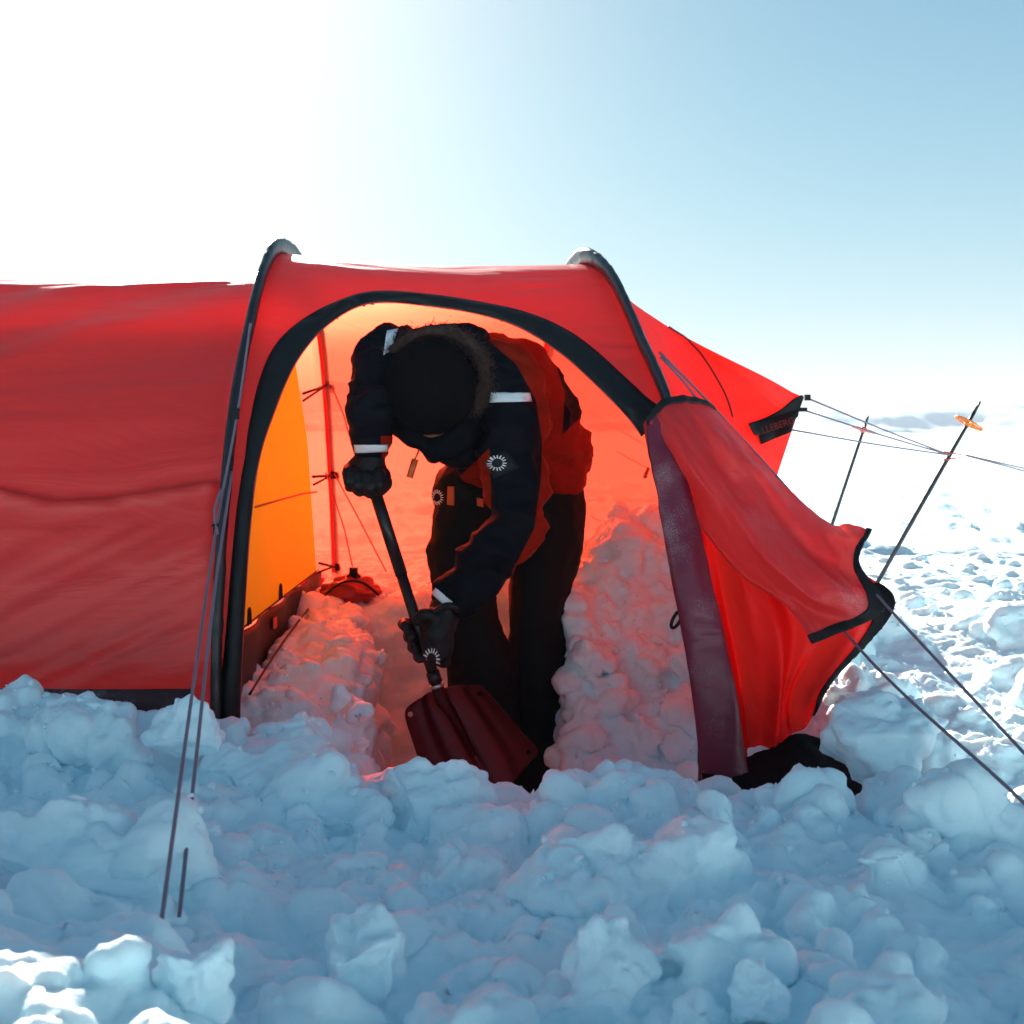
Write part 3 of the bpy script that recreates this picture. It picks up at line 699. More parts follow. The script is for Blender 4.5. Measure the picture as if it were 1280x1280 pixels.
# groundsheet tub: end wall and floor
ys = np.linspace(3.50, 5.40, 40)
tub = np.array([[(-.785 + .012 * math.sin(y * 13) * (1 - w), y, (.118 + .012 * (y - 3.6)) * (1 - w) + (-.085 + .10 * ss(3.6, 5.3, y)) * w) for y in ys] for w in np.linspace(0, 1, 8)], float)
v, f = shell(tub, -.002, .002); obj('groundsheet_wall', v, f, M['ground_cloth'], inner)
fl = np.array([[(x, y, -.05) for y in np.linspace(3.55, 5.4, 6)] for x in (-.8, -2.6)], float); obj('groundsheet', fl.reshape(-1, 3), grid_faces(2, 6), M['ground_cloth'], inner)
for k_, (y0, z0) in enumerate([(4.45, .15), (3.92, .14)]):
    a = np.linspace(0, np.pi, 12); lp = np.stack([-.775 + 0 * a, y0 + .018 * np.cos(a), z0 - .01 + .05 * np.sin(a)], -1)
    v, f = tube(lp, .004, 6); obj('webbing_loop', v, f, M['black'], inner)
v, f = box((-.776, 4.35, .075), (.004, .05, .035)); obj('care_tag', v, f, M['orange'], inner, smooth=False)
v, f = box((-.776, 3.70, .06), (.006, .03, .04)); obj('door_toggle', v, f, M['orange'], inner, smooth=False)
v, f = tube(uspline(np.array([(-.78, y, z + .006) for y, z in zip(np.linspace(3.6, 5.36, 9), np.linspace(.125, .14, 9))]), 40), .003, 5); obj('hem_piping', v, f, M['black'], inner)
v, f = tube(spline([P(312, 893, 3.62), P(345, 838, 4.1), P(372, 798, 4.55), P(397, 765, 5.1)], 30) + np.array([.0, 0, .055]), .0035, 6); obj('floor_cord', v, f, M['black'], inner)
v, f = tube([P(314, 634, 3.86), P(345, 625, 4.3), P(375, 617, 4.8), P(392, 615, 5.1)], .0035, 5); obj('wall_seam', v + np.array([.012, 0, 0]), f, M['orange'], inner)
for (pa, Ya, pb, Yb, pc2, Yc) in [((379, 492), 5.0, (411, 481), 5.42, (379, 501), 5.0), ((391, 596), 5.2, (418, 594), 5.55, (392, 606), 5.2), ((399, 704), 5.34, (420, 709), 5.68, (399, 715), 5.34)]:
    a, b, c_ = P(*pa, Ya), P(*pb, Yb), P(*pc2, Yc)
    v, f = join(tube([a, b], .0055, 6), tube([c_, a * .15 + b * .85], .005, 6), box(b, (.035, .03, .03))); obj('hanging_toggle', v, f, M['black'], inner)

# ---- door flap, tied back and blown over the guy ropes
flap = bpy.data.objects.new('door_flap', None); C.objects.link(flap); flap.parent = tent; flap.location = (.6, -.8, 0)
RA = [
 [(803, 530, 3.60), (815, 515, 3.57), (832, 508, 3.61), (850, 505, 3.63), (870, 503, 3.64), (885, 506, 3.65)],
 [(825, 615, 3.60), (846, 610, 3.60), (872, 612, 3.60), (890, 620, 3.55), (930, 625, 3.56), (975, 640, 3.58)],
 [(843, 712, 3.54), (868, 712, 3.52), (893, 706, 3.60), (935, 700, 3.50), (985, 705, 3.46), (1060, 705, 3.46)],
 [(856, 795, 3.50), (882, 800, 3.50), (912, 796, 3.57), (968, 792, 3.44), (1035, 785, 3.40), (1119, 756, 3.36)],
 [(869, 880, 3.48), (896, 884, 3.48), (928, 880, 3.55), (972, 882, 3.45), (1000, 872, 3.42), (1042, 848, 3.40)],
 [(882, 935, 3.46), (908, 938, 3.46), (936, 944, 3.46), (965, 938, 3.47), (1000, 925, 3.46), (1024, 880, 3.43)]]
RB = [
 [(893, 506, 3.66), (862, 494, 3.60), (830, 500, 3.55), (806, 524, 3.53)],
 [(930, 548, 3.62), (902, 556, 3.47), (866, 580, 3.43), (838, 590, 3.52)],
 [(975, 602, 3.58), (948, 618, 3.44), (908, 636, 3.36), (872, 650, 3.47)],
 [(1030, 653, 3.52), (1002, 680, 3.36), (958, 700, 3.27), (922, 712, 3.36)],
 [(1062, 658, 3.46), (1048, 704, 3.33), (1025, 752, 3.25), (985, 762, 3.29)],
 [(1090, 663, 3.43), (1074, 706, 3.32), (1104, 763, 3.26), (1016, 803, 3.24)]]
def cloth(rows, nu, nv, seed, amp):
    g = patch(rows, nu, nv); n = grid_normals(g)
    pr = proj(g); a = R(52); u = pr[..., 0] * math.cos(a) + pr[..., 1] * math.sin(a); w = -pr[..., 0] * math.sin(a) + pr[..., 1] * math.cos(a)
    d = amp * fbm(np.stack([u / 150, w / 26, np.full_like(u, seed)], -1), 4) + amp * .35 * fbm(np.stack([u / 30, w / 20, np.full_like(u, seed + 4)], -1), 3)
    return g + n * d[..., None]
ga = cloth(RA, 150, 130, 2.2, .008)
vv_ = np.linspace(0, 1, 130)[None, :]; uu_ = np.linspace(0, 1, 150)[:, None]
ga[..., 1] += (.038 * np.cos(2 * np.pi * (3.2 * vv_ - .55 * uu_)) + .014 * np.cos(2 * np.pi * (8.3 * vv_ + .4 * uu_))) * ss(.2, .5, uu_) * ss(0, .25, vv_) * ss(1.0, .8, vv_) + .05 * ss(.3, .5, vv_) * ss(.95, .75, vv_) * ss(.15, .4, uu_)
gb = cloth(RB, 150, 90, 5.1, .011)
u_b = np.linspace(0, 1, 150)[:, None]; v_b = np.linspace(0, 1, 90)[None, :]
gb[..., 1] += (.030 * np.cos(2 * np.pi * (1.9 * v_b + .5 * u_b)) + .008 * np.cos(2 * np.pi * (5.0 * v_b - 1.2 * u_b))) * ss(0, .25, u_b) * ss(1, .8, u_b) * ss(0, .15, v_b)
RL = uspline(PP([(818, 522, 3.54), (830, 570, 3.50), (846, 630, 3.46), (864, 720, 3.41), (880, 800, 3.38), (894, 880, 3.36), (908, 985, 3.35)]), 90)
rw = np.interp(np.linspace(0, 1, 90), [0, .15, .5, 1], [.022, .038, .052, .058])
rv, rf = tube(RL, rw, 22, .62, up=(1, 0, 0)); rn = np.stack([rv[:, 0] * 20, rv[:, 1] * 20, rv[:, 2] * 3.5], -1); rv = rv + np.array([.3, -1, 0]) * (.011 * fbm(rn, 4))[:, None]
obj('rolled_edge', rv, rf, M['red_roll'], flap)
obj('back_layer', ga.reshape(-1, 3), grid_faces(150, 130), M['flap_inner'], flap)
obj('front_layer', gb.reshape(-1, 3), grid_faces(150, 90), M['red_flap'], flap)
v, f = shell(gb[139:150], -.004, .004); obj('edge_binding', v, f, M['black'], flap)
v, f = shell(gb[0:6], -.005, .005); obj('edge_binding', v, f, M['black'], flap)
v, f = shell(ga[74:150, 119:130], -.004, .004); obj('edge_binding', v, f, M['black'], flap)
a = np.linspace(0, 2 * np.pi, 20, endpoint=False)
lp = np.array([P(846 + 5 * math.cos(t) - 5 * math.sin(t), 774 + 11 * math.sin(t), 3.43) for t in np.r_[a, a[:1]]]); v, f = tube(lp, .0045, 6); obj('webbing_loop', v, f, M['black'], flap)
RM = [
 [(876, 962, 3.44), (936, 946, 3.47), (998, 916, 3.48), (1040, 930, 3.50), (1085, 952, 3.48), (1142, 958, 3.46)],
 [(878, 972, 3.34), (940, 962, 3.36), (1000, 948, 3.38), (1050, 962, 3.38), (1095, 978, 3.36), (1144, 975, 3.36)],
 [(880, 985, 3.24), (945, 985, 3.24), (1000, 985, 3.24), (1055, 1000, 3.24), (1100, 1004, 3.24), (1144, 992, 3.26)],
 [(882, 1010, 3.12), (950, 1020, 3.12), (1005, 1030, 3.12), (1060, 1040, 3.12), (1105, 1030, 3.12), (1140, 1010, 3.14)]]
gm = cloth(RM, 50, 90, 9.3, .012); v, f = shell(gm, -.003, .003); obj('mud_flap', v, f, M['mud'], tent)

# ---- guy ropes
def rope(pts, r=.0036, n=40, m='rope', label=None):
    v, f = tube(spline(pts, n), r, 7); return obj('guy_rope', v, f, M[m], tent, label=label)
def slider(p, par, s=.02):
    v, f = join(box(p, (s * .6, s * .5, s * 1.5)), box(np.array(p) + np.array([0, -.004, s * .5]), (s * .9, s * .4, s * .3))); obj('slider', v, f, M['black'], par, smooth=False)
r1 = rope([P(313, 405, 3.70), P(297, 515, 3.52), P(272, 650, 3.25), P(240, 868, 2.62), P(199, 1172, 1.90)])
slider(P(296, 517, 3.50), r1)
r2_ = rope([P(290, 590, 3.42), P(268, 740, 2.95), P(246, 940, 2.5), P(224, 1145, 2.12)]); slider(P(270, 662, 3.22), r2_)
rope([P(276, 612, 3.3), P(268, 640, 3.24), P(272, 668, 3.2)], .0035, 12)
ra = rope([P(826, 446, 3.76), P(865, 490, 3.70), P(960, 640, 3.52), P(1058, 792, 3.33), P(1290, 1013, 2.25)])
rope([P(824, 440, 3.78), P(870, 486, 3.73), P(975, 600, 3.60), P(1082, 728, 3.32), P(1290, 952, 2.60)])
LOOP = P(1188, 569, 5.2)
for p0 in (P(1010, 498, 4.5), P(1003, 512, 4.5), P(988, 537, 4.45)):
    rope([p0, (p0 + LOOP) / 2 - np.array([0, 0, .004]), LOOP], .0032, 12)
rope([P(1210, 570, 5.22), P(1300, 594, 5.6)], .0032, 6); rope([P(1208, 569, 5.24), P(1300, 590, 5.7)], .0032, 6)
v, f = tube([P(1180, 565, 5.15), P(1212, 570, 5.2), P(1180, 575, 5.15)], .004, 6); obj('guy_loop', v, f, M['redrope'], tent)
for bp_, bs_ in ((P(1009, 497, 4.5), (.02, .02, .02)), (P(1003, 512, 4.49), (.03, .015, .014))):
    v, f = box(bp_, bs_); obj('apex_buckle', v, f, M['black'], tent, smooth=False)
# cords and tie on the inside
for pts in ([P(413, 478, 5.4), P(430, 520, 5.3), P(440, 557, 5.2)], [P(407, 590, 5.4), P(430, 660, 5.35), P(442, 715, 5.3)], [P(418, 592, 5.5), P(452, 655, 5.4), P(483, 715, 5.3)], [P(738, 515, 5.1), P(812, 560, 4.9)], [P(738, 645, 5.05), P(790, 672, 4.95)]):
    v, f = tube(pts, .003, 5); obj('inside_cord', v, f, M['redrope'], tent)
v, f = tube([P(810, 585, 4.3), P(806, 597, 4.28)], .006, 6); obj('tie_toggle', v, f, M['orange'], tent)

# ------------------------------------------------------------------ red sack in the far corner
sack = thing('stuff_sack', 'slumped red sack lying on the snow in the back left corner', 'sack', P(440, 760, 5.0))
b, fq = ico(4); q = b * np.array([.115, .10, .055]); q[:, 2] = np.where(q[:, 2] < 0, q[:, 2] * .6, q[:, 2]); q += .022 * fbm(b * 2.2 + 4, 4)[:, None] * b - .012 * np.abs(vnoise(b * 3 + 9))[:, None] * b
q[:, 2] += .02 * np.exp(-((b[:, 0] + .3) / .4) ** 2) * (b[:, 2] > 0)
obj('sack_body', q + P(440, 742, 5.0), fq, M['sack'], sack)
v, f = join(box(P(442, 716, 4.98), (.03, .03, .04)), tube([P(434, 722, 4.95), P(442, 712, 4.96), P(450, 722, 4.95)], .005, 6)); obj('cord_lock', v, f, M['black'], sack, smooth=False)
v, f = tube(spline([P(408, 742, 4.92), P(428, 728, 4.9), P(452, 728, 4.9), P(474, 744, 4.91)], 20), .005, 6); obj('sack_binding', v, f, M['black'], sack)

# ------------------------------------------------------------------ ski poles planted upside down
def ski_pole(base, tip, bask, Yb, Yt, m, label):
    a, b = P(*base, Yb), P(*tip, Yt); d = (b - a) / np.linalg.norm(b - a)
    o = thing('ski_pole', label, 'ski pole', a - d * .05, 'ski poles planted behind the tent')
    L = np.linalg.norm(b - a) + .25
    v, f = tube([a - d * .25, a + d * (L - .25 - .09), b - d * .05], [.0095, .0075, .007], 10); obj('shaft', v, f, M['shaft'], o)
    v, f = tube([b - d * .05, b - d * .01, b], [.0068, .005, .001], 8); obj('tip', v, f, M['shaft'], o)
    Yk = Yb + (Yt - Yb) * .88; k = P(*bask, Yk)
    ux = np.cross(d, [0, 1, 0]); ux /= np.linalg.norm(ux); uy = np.cross(ux, d)
    a_ = np.linspace(0, 2 * np.pi, 41); ring = k + .058 * (np.outer(np.cos(a_), ux) + np.outer(np.sin(a_), uy))
    parts = [tube(ring, .0036, 7), tube([k - d * .014, k + d * .014], .013, 10)]
    for t in (0, np.pi / 2, np.pi, 1.5 * np.pi):
        parts.append(tube([k, k + .058 * (math.cos(t) * ux + math.sin(t) * uy)], [.006, .0045], 6))
    v, f = join(*parts); obj('basket', v, f, M[m], o)
    for s in (.45, .62, .8):
        q = a + d * L * .75 * s; v, f = tube([q - d * .006, q + d * .006], .0092, 10)
    return o
ski_pole((1098, 726), (1226, 501), (1211, 529), 5.2, 5.2, 'polebasket', 'long black ski pole with orange basket, nearer and right of the other')
ski_pole((1036, 668), (1086, 518), (1079, 537), 6.2, 6.2, 'polebasket_red', 'shorter looking ski pole with pale red basket, rising behind the door flap')

# ------------------------------------------------------------------ person
PDY = 0.40; SCL = 1.11
per = thing('person', 'person in dark jacket with rust panels and black beanie bending to shovel', 'person', P(640, 1010, 3.95))
K = lambda px, py, Y, r: (P(px, py, Y), r * SCL)
# limbs (centre lines in the pose of the photograph)
LSH, LEL, LWR = (482, 452, 3.60), (466, 510, 3.40), (463, 572, 3.47)
RSH, REL, RWR = (636, 488, 3.58), (648, 655, 3.46), (560, 752, 3.45)
HD = P(537, 484, 3.40)
body_ch = [
 [K(668, 585, 3.98, .11), K(622, 505, 3.86, .12), K(560, 478, 3.66, .12), K(548, 482, 3.52, .06), K(540, 488, 3.44, .06)],
 [K(560, 475, 3.66, .1), K(*LSH, .06), K(*LEL, .045), K(*LWR, .032), K(459, 592, 3.46, .03)],
 [K(570, 480, 3.66, .1), K(*RSH, .06), K(*REL, .045), K(*RWR, .032), K(542, 782, 3.45, .03)],
 [K(665, 590, 3.98, .1), K(690, 620, 4.0, .09), K(680, 750, 3.95, .06), K(672, 965, 3.97, .045), K(668, 1030, 3.85, .04)],
 [K(650, 590, 3.98, .1), K(590, 630, 3.93, .09), K(582, 755, 3.78, .06), K(608, 960, 3.90, .045), K(604, 1030, 3.80, .04)]]
hx = np.array([1, 0, 0.06]); hx /= np.linalg.norm(hx)
hz = np.array([0.02, -.80, .60]); hz -= hx * hz.dot(hx); hz /= np.linalg.norm(hz)      # crown direction: towards the camera and up
hy = np.cross(hz, hx)                                                              # away from the face
HA = np.array([hx, hy, hz]) * SCL
fy = -hy if (-hy)[2] < 0 else hy                                                    # face direction, downwards
bv, bn, bf = blob(body_ch, .012, 3, ell=[(HD, (.076, .095, .115), HA), (HD + fy * .07 - hz * .055, (.055, .045, .06), HA), (HD + fy * .105 - hz * .02, (.013, .022, .022), HA),
   (HD + fy * .098 - hz * .062, (.024, .012, .010), HA), (HD + hx * .08 - hz * .01, (.012, .025, .032), HA), (HD - hx * .08 - hz * .01, (.012, .025, .032), HA)])
obj('body', bv, bf, M['skin'], per)
# jacket
jk_ch = [
 [K(668, 560, 3.98, .165), K(655, 530, 3.92, .175), K(628, 498, 3.84, .18), K(590, 490, 3.74, .17), K(548, 485, 3.66, .155)],
 [K(690, 560, 4.0, .12), K(680, 575, 3.98, .135)],
 [K(548, 470, 3.66, .13), K(490, 460, 3.62, .10), K(*LSH, .092), K(*LEL, .068), K(463, 558, 3.45, .047)],
 [K(590, 485, 3.66, .14), K(620, 480, 3.60, .125), K(*RSH, .105), K(640, 560, 3.52, .092), K(*REL, .078), K(605, 705, 3.455, .069), K(568, 744, 3.45, .055)],
 [K(590, 540, 3.72, .10), K(605, 575, 3.80, .08), K(640, 590, 3.88, .09)],
 [K(545, 520, 3.56, .08), K(575, 550, 3.60, .08)]]
jv, jn, jf = blob(jk_ch, .0075, 5)
pj = proj(jv)
fold = .013 * fbm(np.stack([jv[:, 0] * 9 + jv[:, 2] * 6, jv[:, 1] * 6, jv[:, 2] * 17], -1), 4) + .013 * (1 - 2 * np.abs(vnoise(np.stack([jv[:, 0] * 11 + jv[:, 2] * 9, jv[:, 1] * 8, jv[:, 2] * 12 - jv[:, 0] * 7], -1))))
# rings of creases at elbow and cuff
for e in (LEL, REL):
    dd = np.linalg.norm(jv - P(*e), axis=1); fold += .006 * np.sin(dd * 120) * np.exp(-(dd / .10) ** 2)
jv = jv + jn * fold[:, None]
pf_ = proj(jv[jf].mean(1))
REDP = [(575, 405), (640, 408), (690, 440), (706, 490), (702, 560), (690, 600), (690, 660), (664, 700), (640, 735), (640, 715), (668, 660), (676, 600), (678, 555), (670, 500), (645, 455), (610, 425)]
HEM = [(690, 560), (702, 545), (722, 525), (760, 505), (760, 640), (680, 640), (690, 600)]
BEL = [(548, 592), (570, 600), (612, 560), (614, 640), (560, 610)]
CUF = [(476, 545), (496, 545), (492, 580), (478, 580)]
red = inpoly(pf_, REDP) | inpoly(pf_, HEM) | inpoly(pf_, BEL) | inpoly(pf_, CUF)
def sdist(p, poly):
    d = np.full(len(p), 1e9); q = np.array(poly, float)
    for a, b in zip(q, np.roll(q, -1, 0)):
        ab = b - a; t = np.clip(((p - a) @ ab) / (ab @ ab), 0, 1); d = np.minimum(d, np.linalg.norm(p - a - t[:, None] * ab, axis=1))
    return np.where(inpoly(p, poly), d, -d)
jp = proj(jv); pan = np.maximum.reduce([sdist(jp, q) for q in (REDP, HEM, BEL, CUF)])
jacket = obj('jacket', jv, jf, M['jacket2'], per)
at = jacket.data.attributes.new('panel', 'FLOAT', 'POINT'); at.data.foreach_set('value', pan.astype(np.float32))
jb = bvh_of(jv, jf)
for q in ([(613, 491), (662, 491), (664, 502), (612, 503)], [(443, 556), (484, 556), (484, 564), (444, 566)], [(545, 735), (566, 752), (560, 760), (540, 742)], [(484, 414), (497, 411), (488, 440), (479, 444)]):
    v, f = decal(jb, q, 14, 5); obj('reflective_strip', v, f, M['reflect'], jacket)
def emblem(bvh, cx, cy, rx, ry, par, m='print', k=16):
    parts = []
    for i in range(k):
        a0 = 2 * np.pi * i / k
        q = [hit(bvh, cx + rx * r * math.cos(a0 + d), cy + ry * r * math.sin(a0 + d), .004) for r, d in ((.55, -.13), (.98, -.05), (.98, .05), (.55, .13))]
        q2 = [hit(bvh, cx + rx * r * math.cos(a0 + d), cy + ry * r * math.sin(a0 + d), .0055) for r, d in ((.55, -.13), (.98, -.05), (.98, .05), (.55, .13))]
        if any(x is None for x in q + q2): continue
        parts.append((np.array(q + q2), [(0, 1, 2, 3), (7, 6, 5, 4), (0, 4, 5, 1), (1, 5, 6, 2), (2, 6, 7, 3), (3, 7, 4, 0)]))
    if parts:
        v, f = join(*parts); obj('sunburst_emblem', v, f, M[m], par, smooth=False)
v, f = decal(jb, [(605, 577), (632, 562), (650, 584), (618, 598)], 10, 8, .0015); obj('emblem_patch', v, f, M['black'], jacket)
emblem(jb, 622, 579, 12, 10, jacket)
def strap(pts, w, m, par, name):
    v, f = tube(pts, w, 6, .35, up=(1, 0, 0)); obj(name, v, f, M[m], par)
strap([P(519, 574, 3.44), P(512, 597, 3.43)], .010, 'orange', jacket, 'zip_pull'); strap([P(524, 562, 3.45), P(518, 576, 3.44)], .003, 'orange', jacket, 'zip_cord')
# hood: soft collar mass round the head, fur along its rim
hv, hn, hf = blob([[K(588, 432, 3.62, .06), K(600, 470, 3.56, .06), K(596, 515, 3.52, .055), K(570, 548, 3.50, .05), K(545, 560, 3.50, .045)], [K(588, 432, 3.62, .06), K(545, 428, 3.62, .055), K(505, 440, 3.60, .05), K(487, 480, 3.56, .045), K(490, 520, 3.52, .045), K(520, 545, 3.50, .04)]], .009, 4)
hv = hv + hn * (.006 * fbm(hv * 22, 3))[:, None]
obj('hood', hv, hf, M['jacket'], per)
rim = uspline(PP([(478, 528, 3.46), (468, 492, 3.47), (478, 455, 3.49), (505, 428, 3.50), (545, 414, 3.50), (580, 424, 3.49), (602, 452, 3.47), (606, 482, 3.46), (592, 508, 3.45)]), 220)
tv, tf = tube(rim, .017, 8); ct = P(537, 488, 3.52); FV, FF = [tv], list(tf); k = len(tv)
r3 = np.random.default_rng(5)
for i in range(6500):
    c = rim[r3.integers(0, 220)] + r3.normal(size=3) * .012; out = c - ct; out[1] *= .4; out /= np.linalg.norm(out)
    d = out * r3.uniform(.2, 1.1) + r3.normal(size=3) * .55; d /= np.linalg.norm(d); L = r3.uniform(.014, .030) * (.6 if c[2] > HD[2] + .11 else 1)
    s = np.cross(d, r3.normal(size=3)); s *= .0012 / np.linalg.norm(s); bend = r3.normal(size=3) * .008 + np.array([0, 0, -.006])
    FV.append(np.array([c - s, c + s, c + d * L * .6 + s * .6 + bend * .4, c + d * L * .6 - s * .6 + bend * .4, c + d * L + bend])); FF += [(k, k + 1, k + 2, k + 3), (k + 3, k + 2, k + 4)]; k += 5
obj('fur_ruff', np.concatenate(FV), FF, M['fur'], per)
# beanie
b, fq = ico(5); q = b.copy(); q = q * np.array([.118, .122, .138])
q = q[:, :] ; sw = b[:, 2] > -.42; q[:, 0] *= 1 - .06 * np.clip(b[:, 2], 0, 1); q[:, 2] += .010 * np.clip(b[:, 2], 0, 1) * np.sin(b[:, 0] * 4 + 1)
q = q + b * (.004 * fbm(b * 5, 3))[:, None] + b * (.0012 * np.sin(np.arctan2(b[:, 1], b[:, 0]) * 70))[:, None] * (1 - np.abs(b[:, 2:3]))
fk = fq[(b[fq].mean(1)[:, 2] > -.40)]
bw = q @ HA + HD
ring_a = np.linspace(0, 2 * np.pi, 61); cuff = np.stack([.110 * np.cos(ring_a), .114 * np.sin(ring_a), np.full(61, -.035)], -1) @ HA + HD
bean = obj('beanie', bw, fk, M['knit'], per); v, f = tube(cuff, .014, 8, .6); obj('beanie_cuff', v, f, M['knit'], bean)
# sunglasses: temples and lenses
fc = HD + fy * .098 - hz * .034
parts = []
for s in (-1, 1):
    e, ef = ICO3; parts.append((e * np.array([.036, .008, .024]) @ HA + fc + hx * s * .038, [tuple(x) for x in ef]))
    parts.append(tube([fc + hx * s * .072, HD + hx * s * .122 + fy * .055 - hz * .045, HD + hx * s * .126 + fy * .0 - hz * .04], .0035, 6))
v, f = join(*parts); obj('sunglasses', v, f, M['lens'], per)
# trousers and boots
tr_ch = [
 [K(668, 598, 3.98, .122), K(640, 602, 3.96, .13), K(592, 618, 3.93, .130)],
 [K(684, 616, 4.0, .118), K(685, 660, 3.99, .118), K(677, 730, 3.97, .098), K(672, 770, 3.95, .090), K(673, 850, 3.96, .098), K(672, 960, 3.98, .094), K(672, 1010, 3.97, .09)],
 [K(594, 622, 3.93, .122), K(578, 690, 3.86, .108), K(580, 745, 3.80, .098), K(588, 785, 3.80, .090), K(604, 845, 3.84, .106), K(608, 960, 3.90, .102), K(606, 1010, 3.89, .092)]]
tv_, tn, tf_ = blob(tr_ch, .009, 5)
tv_ = tv_ + tn * (.007 * fbm(np.stack([tv_[:, 0] * 10, tv_[:, 1] * 10, tv_[:, 2] * 16], -1), 4))[:, None]
trou = obj('trousers', tv_, tf_, M['trousers'], per); tb = bvh_of(tv_, tf_)
emblem(tb, 548, 622, 8, 10, trou, 'print')
for q in ([(560, 608), (568, 608), (568, 632), (559, 631)], [(596, 622), (604, 624), (604, 634), (596, 632)]):
    v, f = decal(tb, q, 4, 8, .004); obj('webbing_tab', v, f, M['orange'], trou)
for (px, Y, dx) in ((674, 3.95, .02), (608, 3.87, -.03)):
    c = P(px, 1020, Y); zf_ = -.57
    bt = blob([[((c[0], c[1] + .06, -.45), .085), ((c[0], c[1] + .05, zf_), .06), ((c[0] + dx * .5, c[1] - .06, zf_), .055), ((c[0] + dx, c[1] - .17, zf_ - .005), .048)]], .011, 3)
    obj('boot', bt[0], bt[2], M['black'], per)
# gloves
SH0, SH1 = P(466, 606, 3.47), P(546, 857, 3.47)
sdv = (SH1 - SH0) / np.linalg.norm(SH1 - SH0)
def glove(chains, ell, name='glove'):
    v, n, f = blob(chains, .0045, 1, ell); v = v + n * (.0022 * fbm(v * 45, 3))[:, None]
    return obj(name, v, f, M['glove'], per), bvh_of(v, f)
g1 = [[K(463, 566, 3.46, .042), K(460, 585, 3.45, .044)],
      [K(478, 592, 3.46, .020), K(482, 604, 3.42, .019), K(476, 612, 3.40, .017), K(468, 612, 3.42, .015)]]
for i, (x, r, dy_) in enumerate([(475, .0165, 0), (461.5, .017, 3), (448, .017, 1), (436, .0155, -4)]):
    g1.append([K(x, 590 + dy_, 3.46, r), K(x - 1, 594 + dy_, 3.40, r), K(x, 606 + dy_, 3.385, r * .95), K(x + 1, 613 + dy_, 3.41, r * .9), K(x + 2, 611 + dy_, 3.45, r * .8)])
gl1, gb1 = glove(g1, [(P(458, 584, 3.46), (.058, .043, .043), None)])
g2 = [[K(562, 752, 3.45, .045), K(553, 772, 3.44, .044), K(546, 792, 3.42, .042)],
      [K(548, 778, 3.42, .021), K(540, 768, 3.40, .019), K(530, 768, 3.395, .017), K(520, 776, 3.41, .015)]]
for i, (t, r, ex_) in enumerate([(.70, .0175, -2), (.755, .019, 0), (.81, .0185, 1), (.86, .0165, 3)]):
    c = SH0 + (SH1 - SH0) * t; pc_ = proj(c)
    x, y = pc_
    g2.append([K(x + 22, y + 6, 3.43, r), K(x + 14, y + 2, 3.385, r) if i < 0 else K(x + 16, y + 4, 3.50, r), K(x - 2, y - 1, 3.525, r), K(x - 15 + ex_, y - 1, 3.485, r * .95), K(x - 13 + ex_, y + 1, 3.445, r * .85)])
gl2, gb2 = glove(g2, [(P(547, 805, 3.42), (.048, .038, .062), None)])
emblem(gb2, 540, 823, 10, 14, gl2)
v, f = tube(spline([P(541, 766, 3.39), P(560, 757, 3.385), P(578, 764, 3.40)], 12), .010, 8); obj('glove_cuff', v, f, M['glove'], per)

# ------------------------------------------------------------------ shovel
sh = thing('snow_shovel', 'snow shovel with black shaft and dark red metal blade, held by the person', 'shovel', P(590, 980, 3.44))
v, f = tube([SH0 - sdv * .01, SH0 * .55 + SH1 * .45], .0185, 16); obj('shaft', v, f, M['shaft'], sh)
v, f = tube([SH0 * .57 + SH1 * .43, SH1 + sdv * .01], .0162, 16); obj('shaft_extension', v, f, M['shaft'], sh)
hw = np.array([1, 0, .1]); gp_ = SH0 - sdv * .035
v, f = join(tube([gp_ - hw * .06, gp_, gp_ + hw * .05], [.017, .019, .017], 10), tube([gp_, SH0], .017, 10)); obj('grip', v, f, M['shaft'], sh)
c = SH0 + (SH1 - SH0) * .93; v, f = tube([c, c + sdv * .035], .020, 16); obj('collar', v, f, M['shaft'], sh)
v, f = tube([SH1 - sdv * .004, SH1 + sdv * .006], .0205, 16); obj('collar_ring', v, f, M['alu'], sh)
BL = [
 [(516, 879, 3.455), (532, 868, 3.485), (552, 861, 3.485), (578, 857, 3.485), (602, 858, 3.44)],
 [(507, 892, 3.44), (538, 888, 3.49), (562, 884, 3.49), (592, 880, 3.49), (620, 878, 3.43)],
 [(516, 925, 3.42), (554, 925, 3.475), (582, 922, 3.48), (615, 915, 3.475), (648, 911, 3.41)],
 [(530, 962, 3.40), (574, 965, 3.455), (603, 960, 3.46), (636, 952, 3.455), (671, 938, 3.39)],
 [(556, 1000, 3.39), (592, 1000, 3.44), (618, 992, 3.44), (645, 975, 3.435), (664, 950, 3.39)]]
gbl = patch(BL, 110, 110); nb = grid_normals(gbl)
if nb[50, 50, 1] > 0: nb = -nb
uu = np.linspace(-1, 1, 110)[None, :]; vv = np.linspace(0, 1, 110)[:, None]
rib = .016 * np.exp(-((uu + .02) / .085) ** 2) * (1 - .5 * vv) + .006 * np.exp(-((uu - .62) / .10) ** 2) + .006 * np.exp(-((uu + .66) / .10) ** 2)
gbl = gbl + nb * rib[..., None]
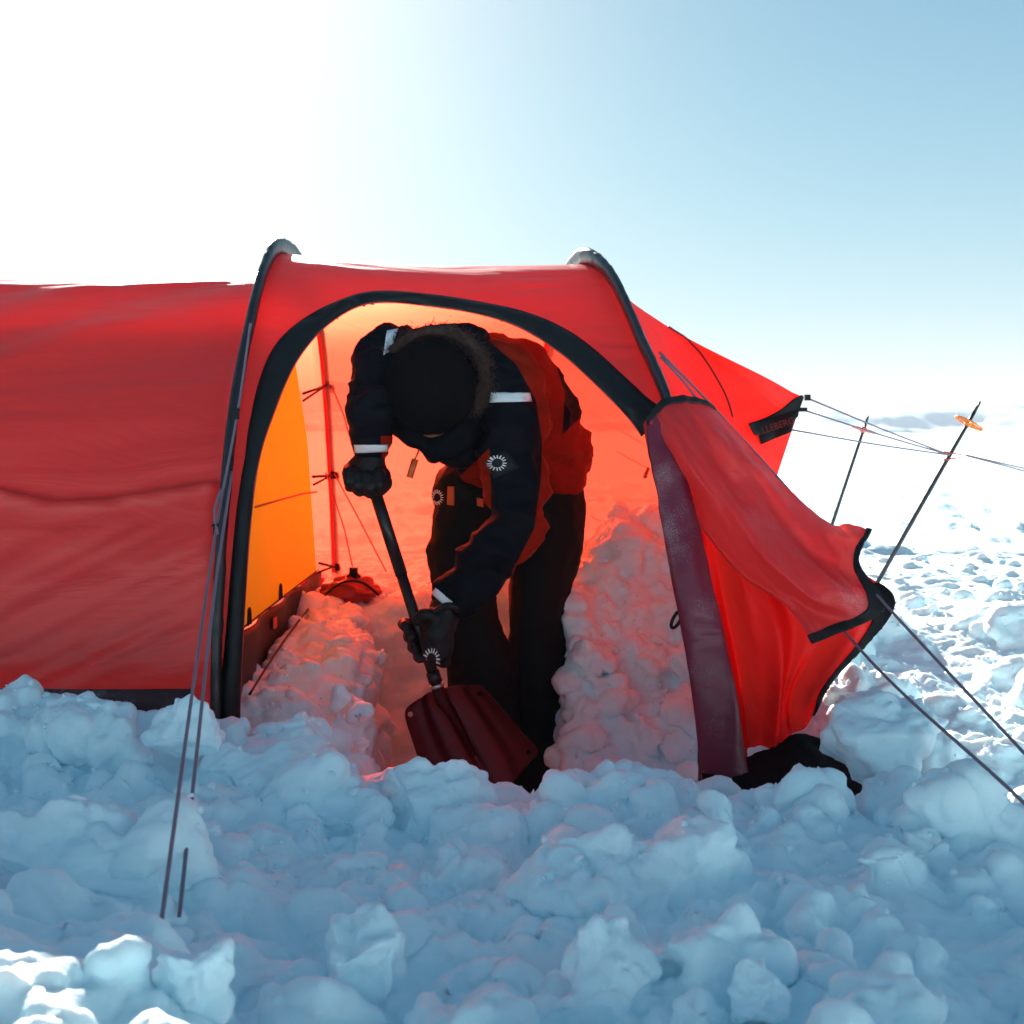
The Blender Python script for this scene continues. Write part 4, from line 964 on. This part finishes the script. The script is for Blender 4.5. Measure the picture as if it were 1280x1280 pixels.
fb = grid_faces(110, 110); cb = proj(gbl.reshape(-1, 3)[fb].mean(1)); keep = np.ones(len(fb), bool)
HOLES = [(513, 893), (600, 867), (661, 940)]
for hx_, hy_ in HOLES: keep &= np.hypot(cb[:, 0] - hx_, cb[:, 1] - hy_) > 3.6
bl = obj('blade', gbl.reshape(-1, 3), fb[keep], M['blade'], sh)
bpr = proj(gbl).reshape(-1, 2); bfl = gbl.reshape(-1, 3)
for hx_, hy_ in HOLES:
    i = np.argmin(np.hypot(bpr[:, 0] - hx_, bpr[:, 1] - hy_)); c = bfl[i]; Yc = c[1] - .001
    v, f = tube([P(hx_ + 3.9 * math.cos(a), hy_ + 4.1 * math.sin(a), Yc) for a in np.linspace(0, 2 * np.pi, 21)], .0016, 6); obj('hole_rim', v, f, M['blade'], bl)
edge = np.concatenate([gbl[:, 0][::-1], gbl[0, :], gbl[:, -1], ]); v, f = tube(edge, .0022, 6); obj('blade_edge', v, f, M['blade'], bl)
v, f = tube([SH1 - sdv * .0, SH1 + sdv * .05, gbl[32, 54], gbl[70, 54]], [.0195, .019, .015, .006], 12); obj('socket', v, f, M['blade'], bl)
edge = np.concatenate([gbl[:, 0][::-1], gbl[0, :], gbl[:, -1], ]); v, f = tube(edge, .0022, 6); obj('blade_edge', v, f, M['blade'], bl)
v, f = tube([SH1 - sdv * .0, SH1 + sdv * .05, gbl[32, 54], gbl[70, 54]], [.0195, .019, .015, .006], 12); obj('socket', v, f, M['blade'], bl)

PDY = 0.0
# ------------------------------------------------------------------ air: the hills fade into it
hz_m = bpy.data.materials.new('haze'); hz_m.use_nodes = True; hn_ = hz_m.node_tree.nodes; hn_.clear()
ho_ = hn_.new('ShaderNodeOutputMaterial'); hp_ = hn_.new('ShaderNodeVolumePrincipled'); hp_.inputs['Color'].default_value = (.92, .95, 1, 1); hp_.inputs['Density'].default_value = .0006
hz_m.node_tree.links.new(hp_.outputs[0], ho_.inputs['Volume'])
v, f = box((0, 0, 17), (3700, 3700, 66)); hz_o = obj('haze', v, f, hz_m, smooth=False); hz_o['kind'] = 'stuff'
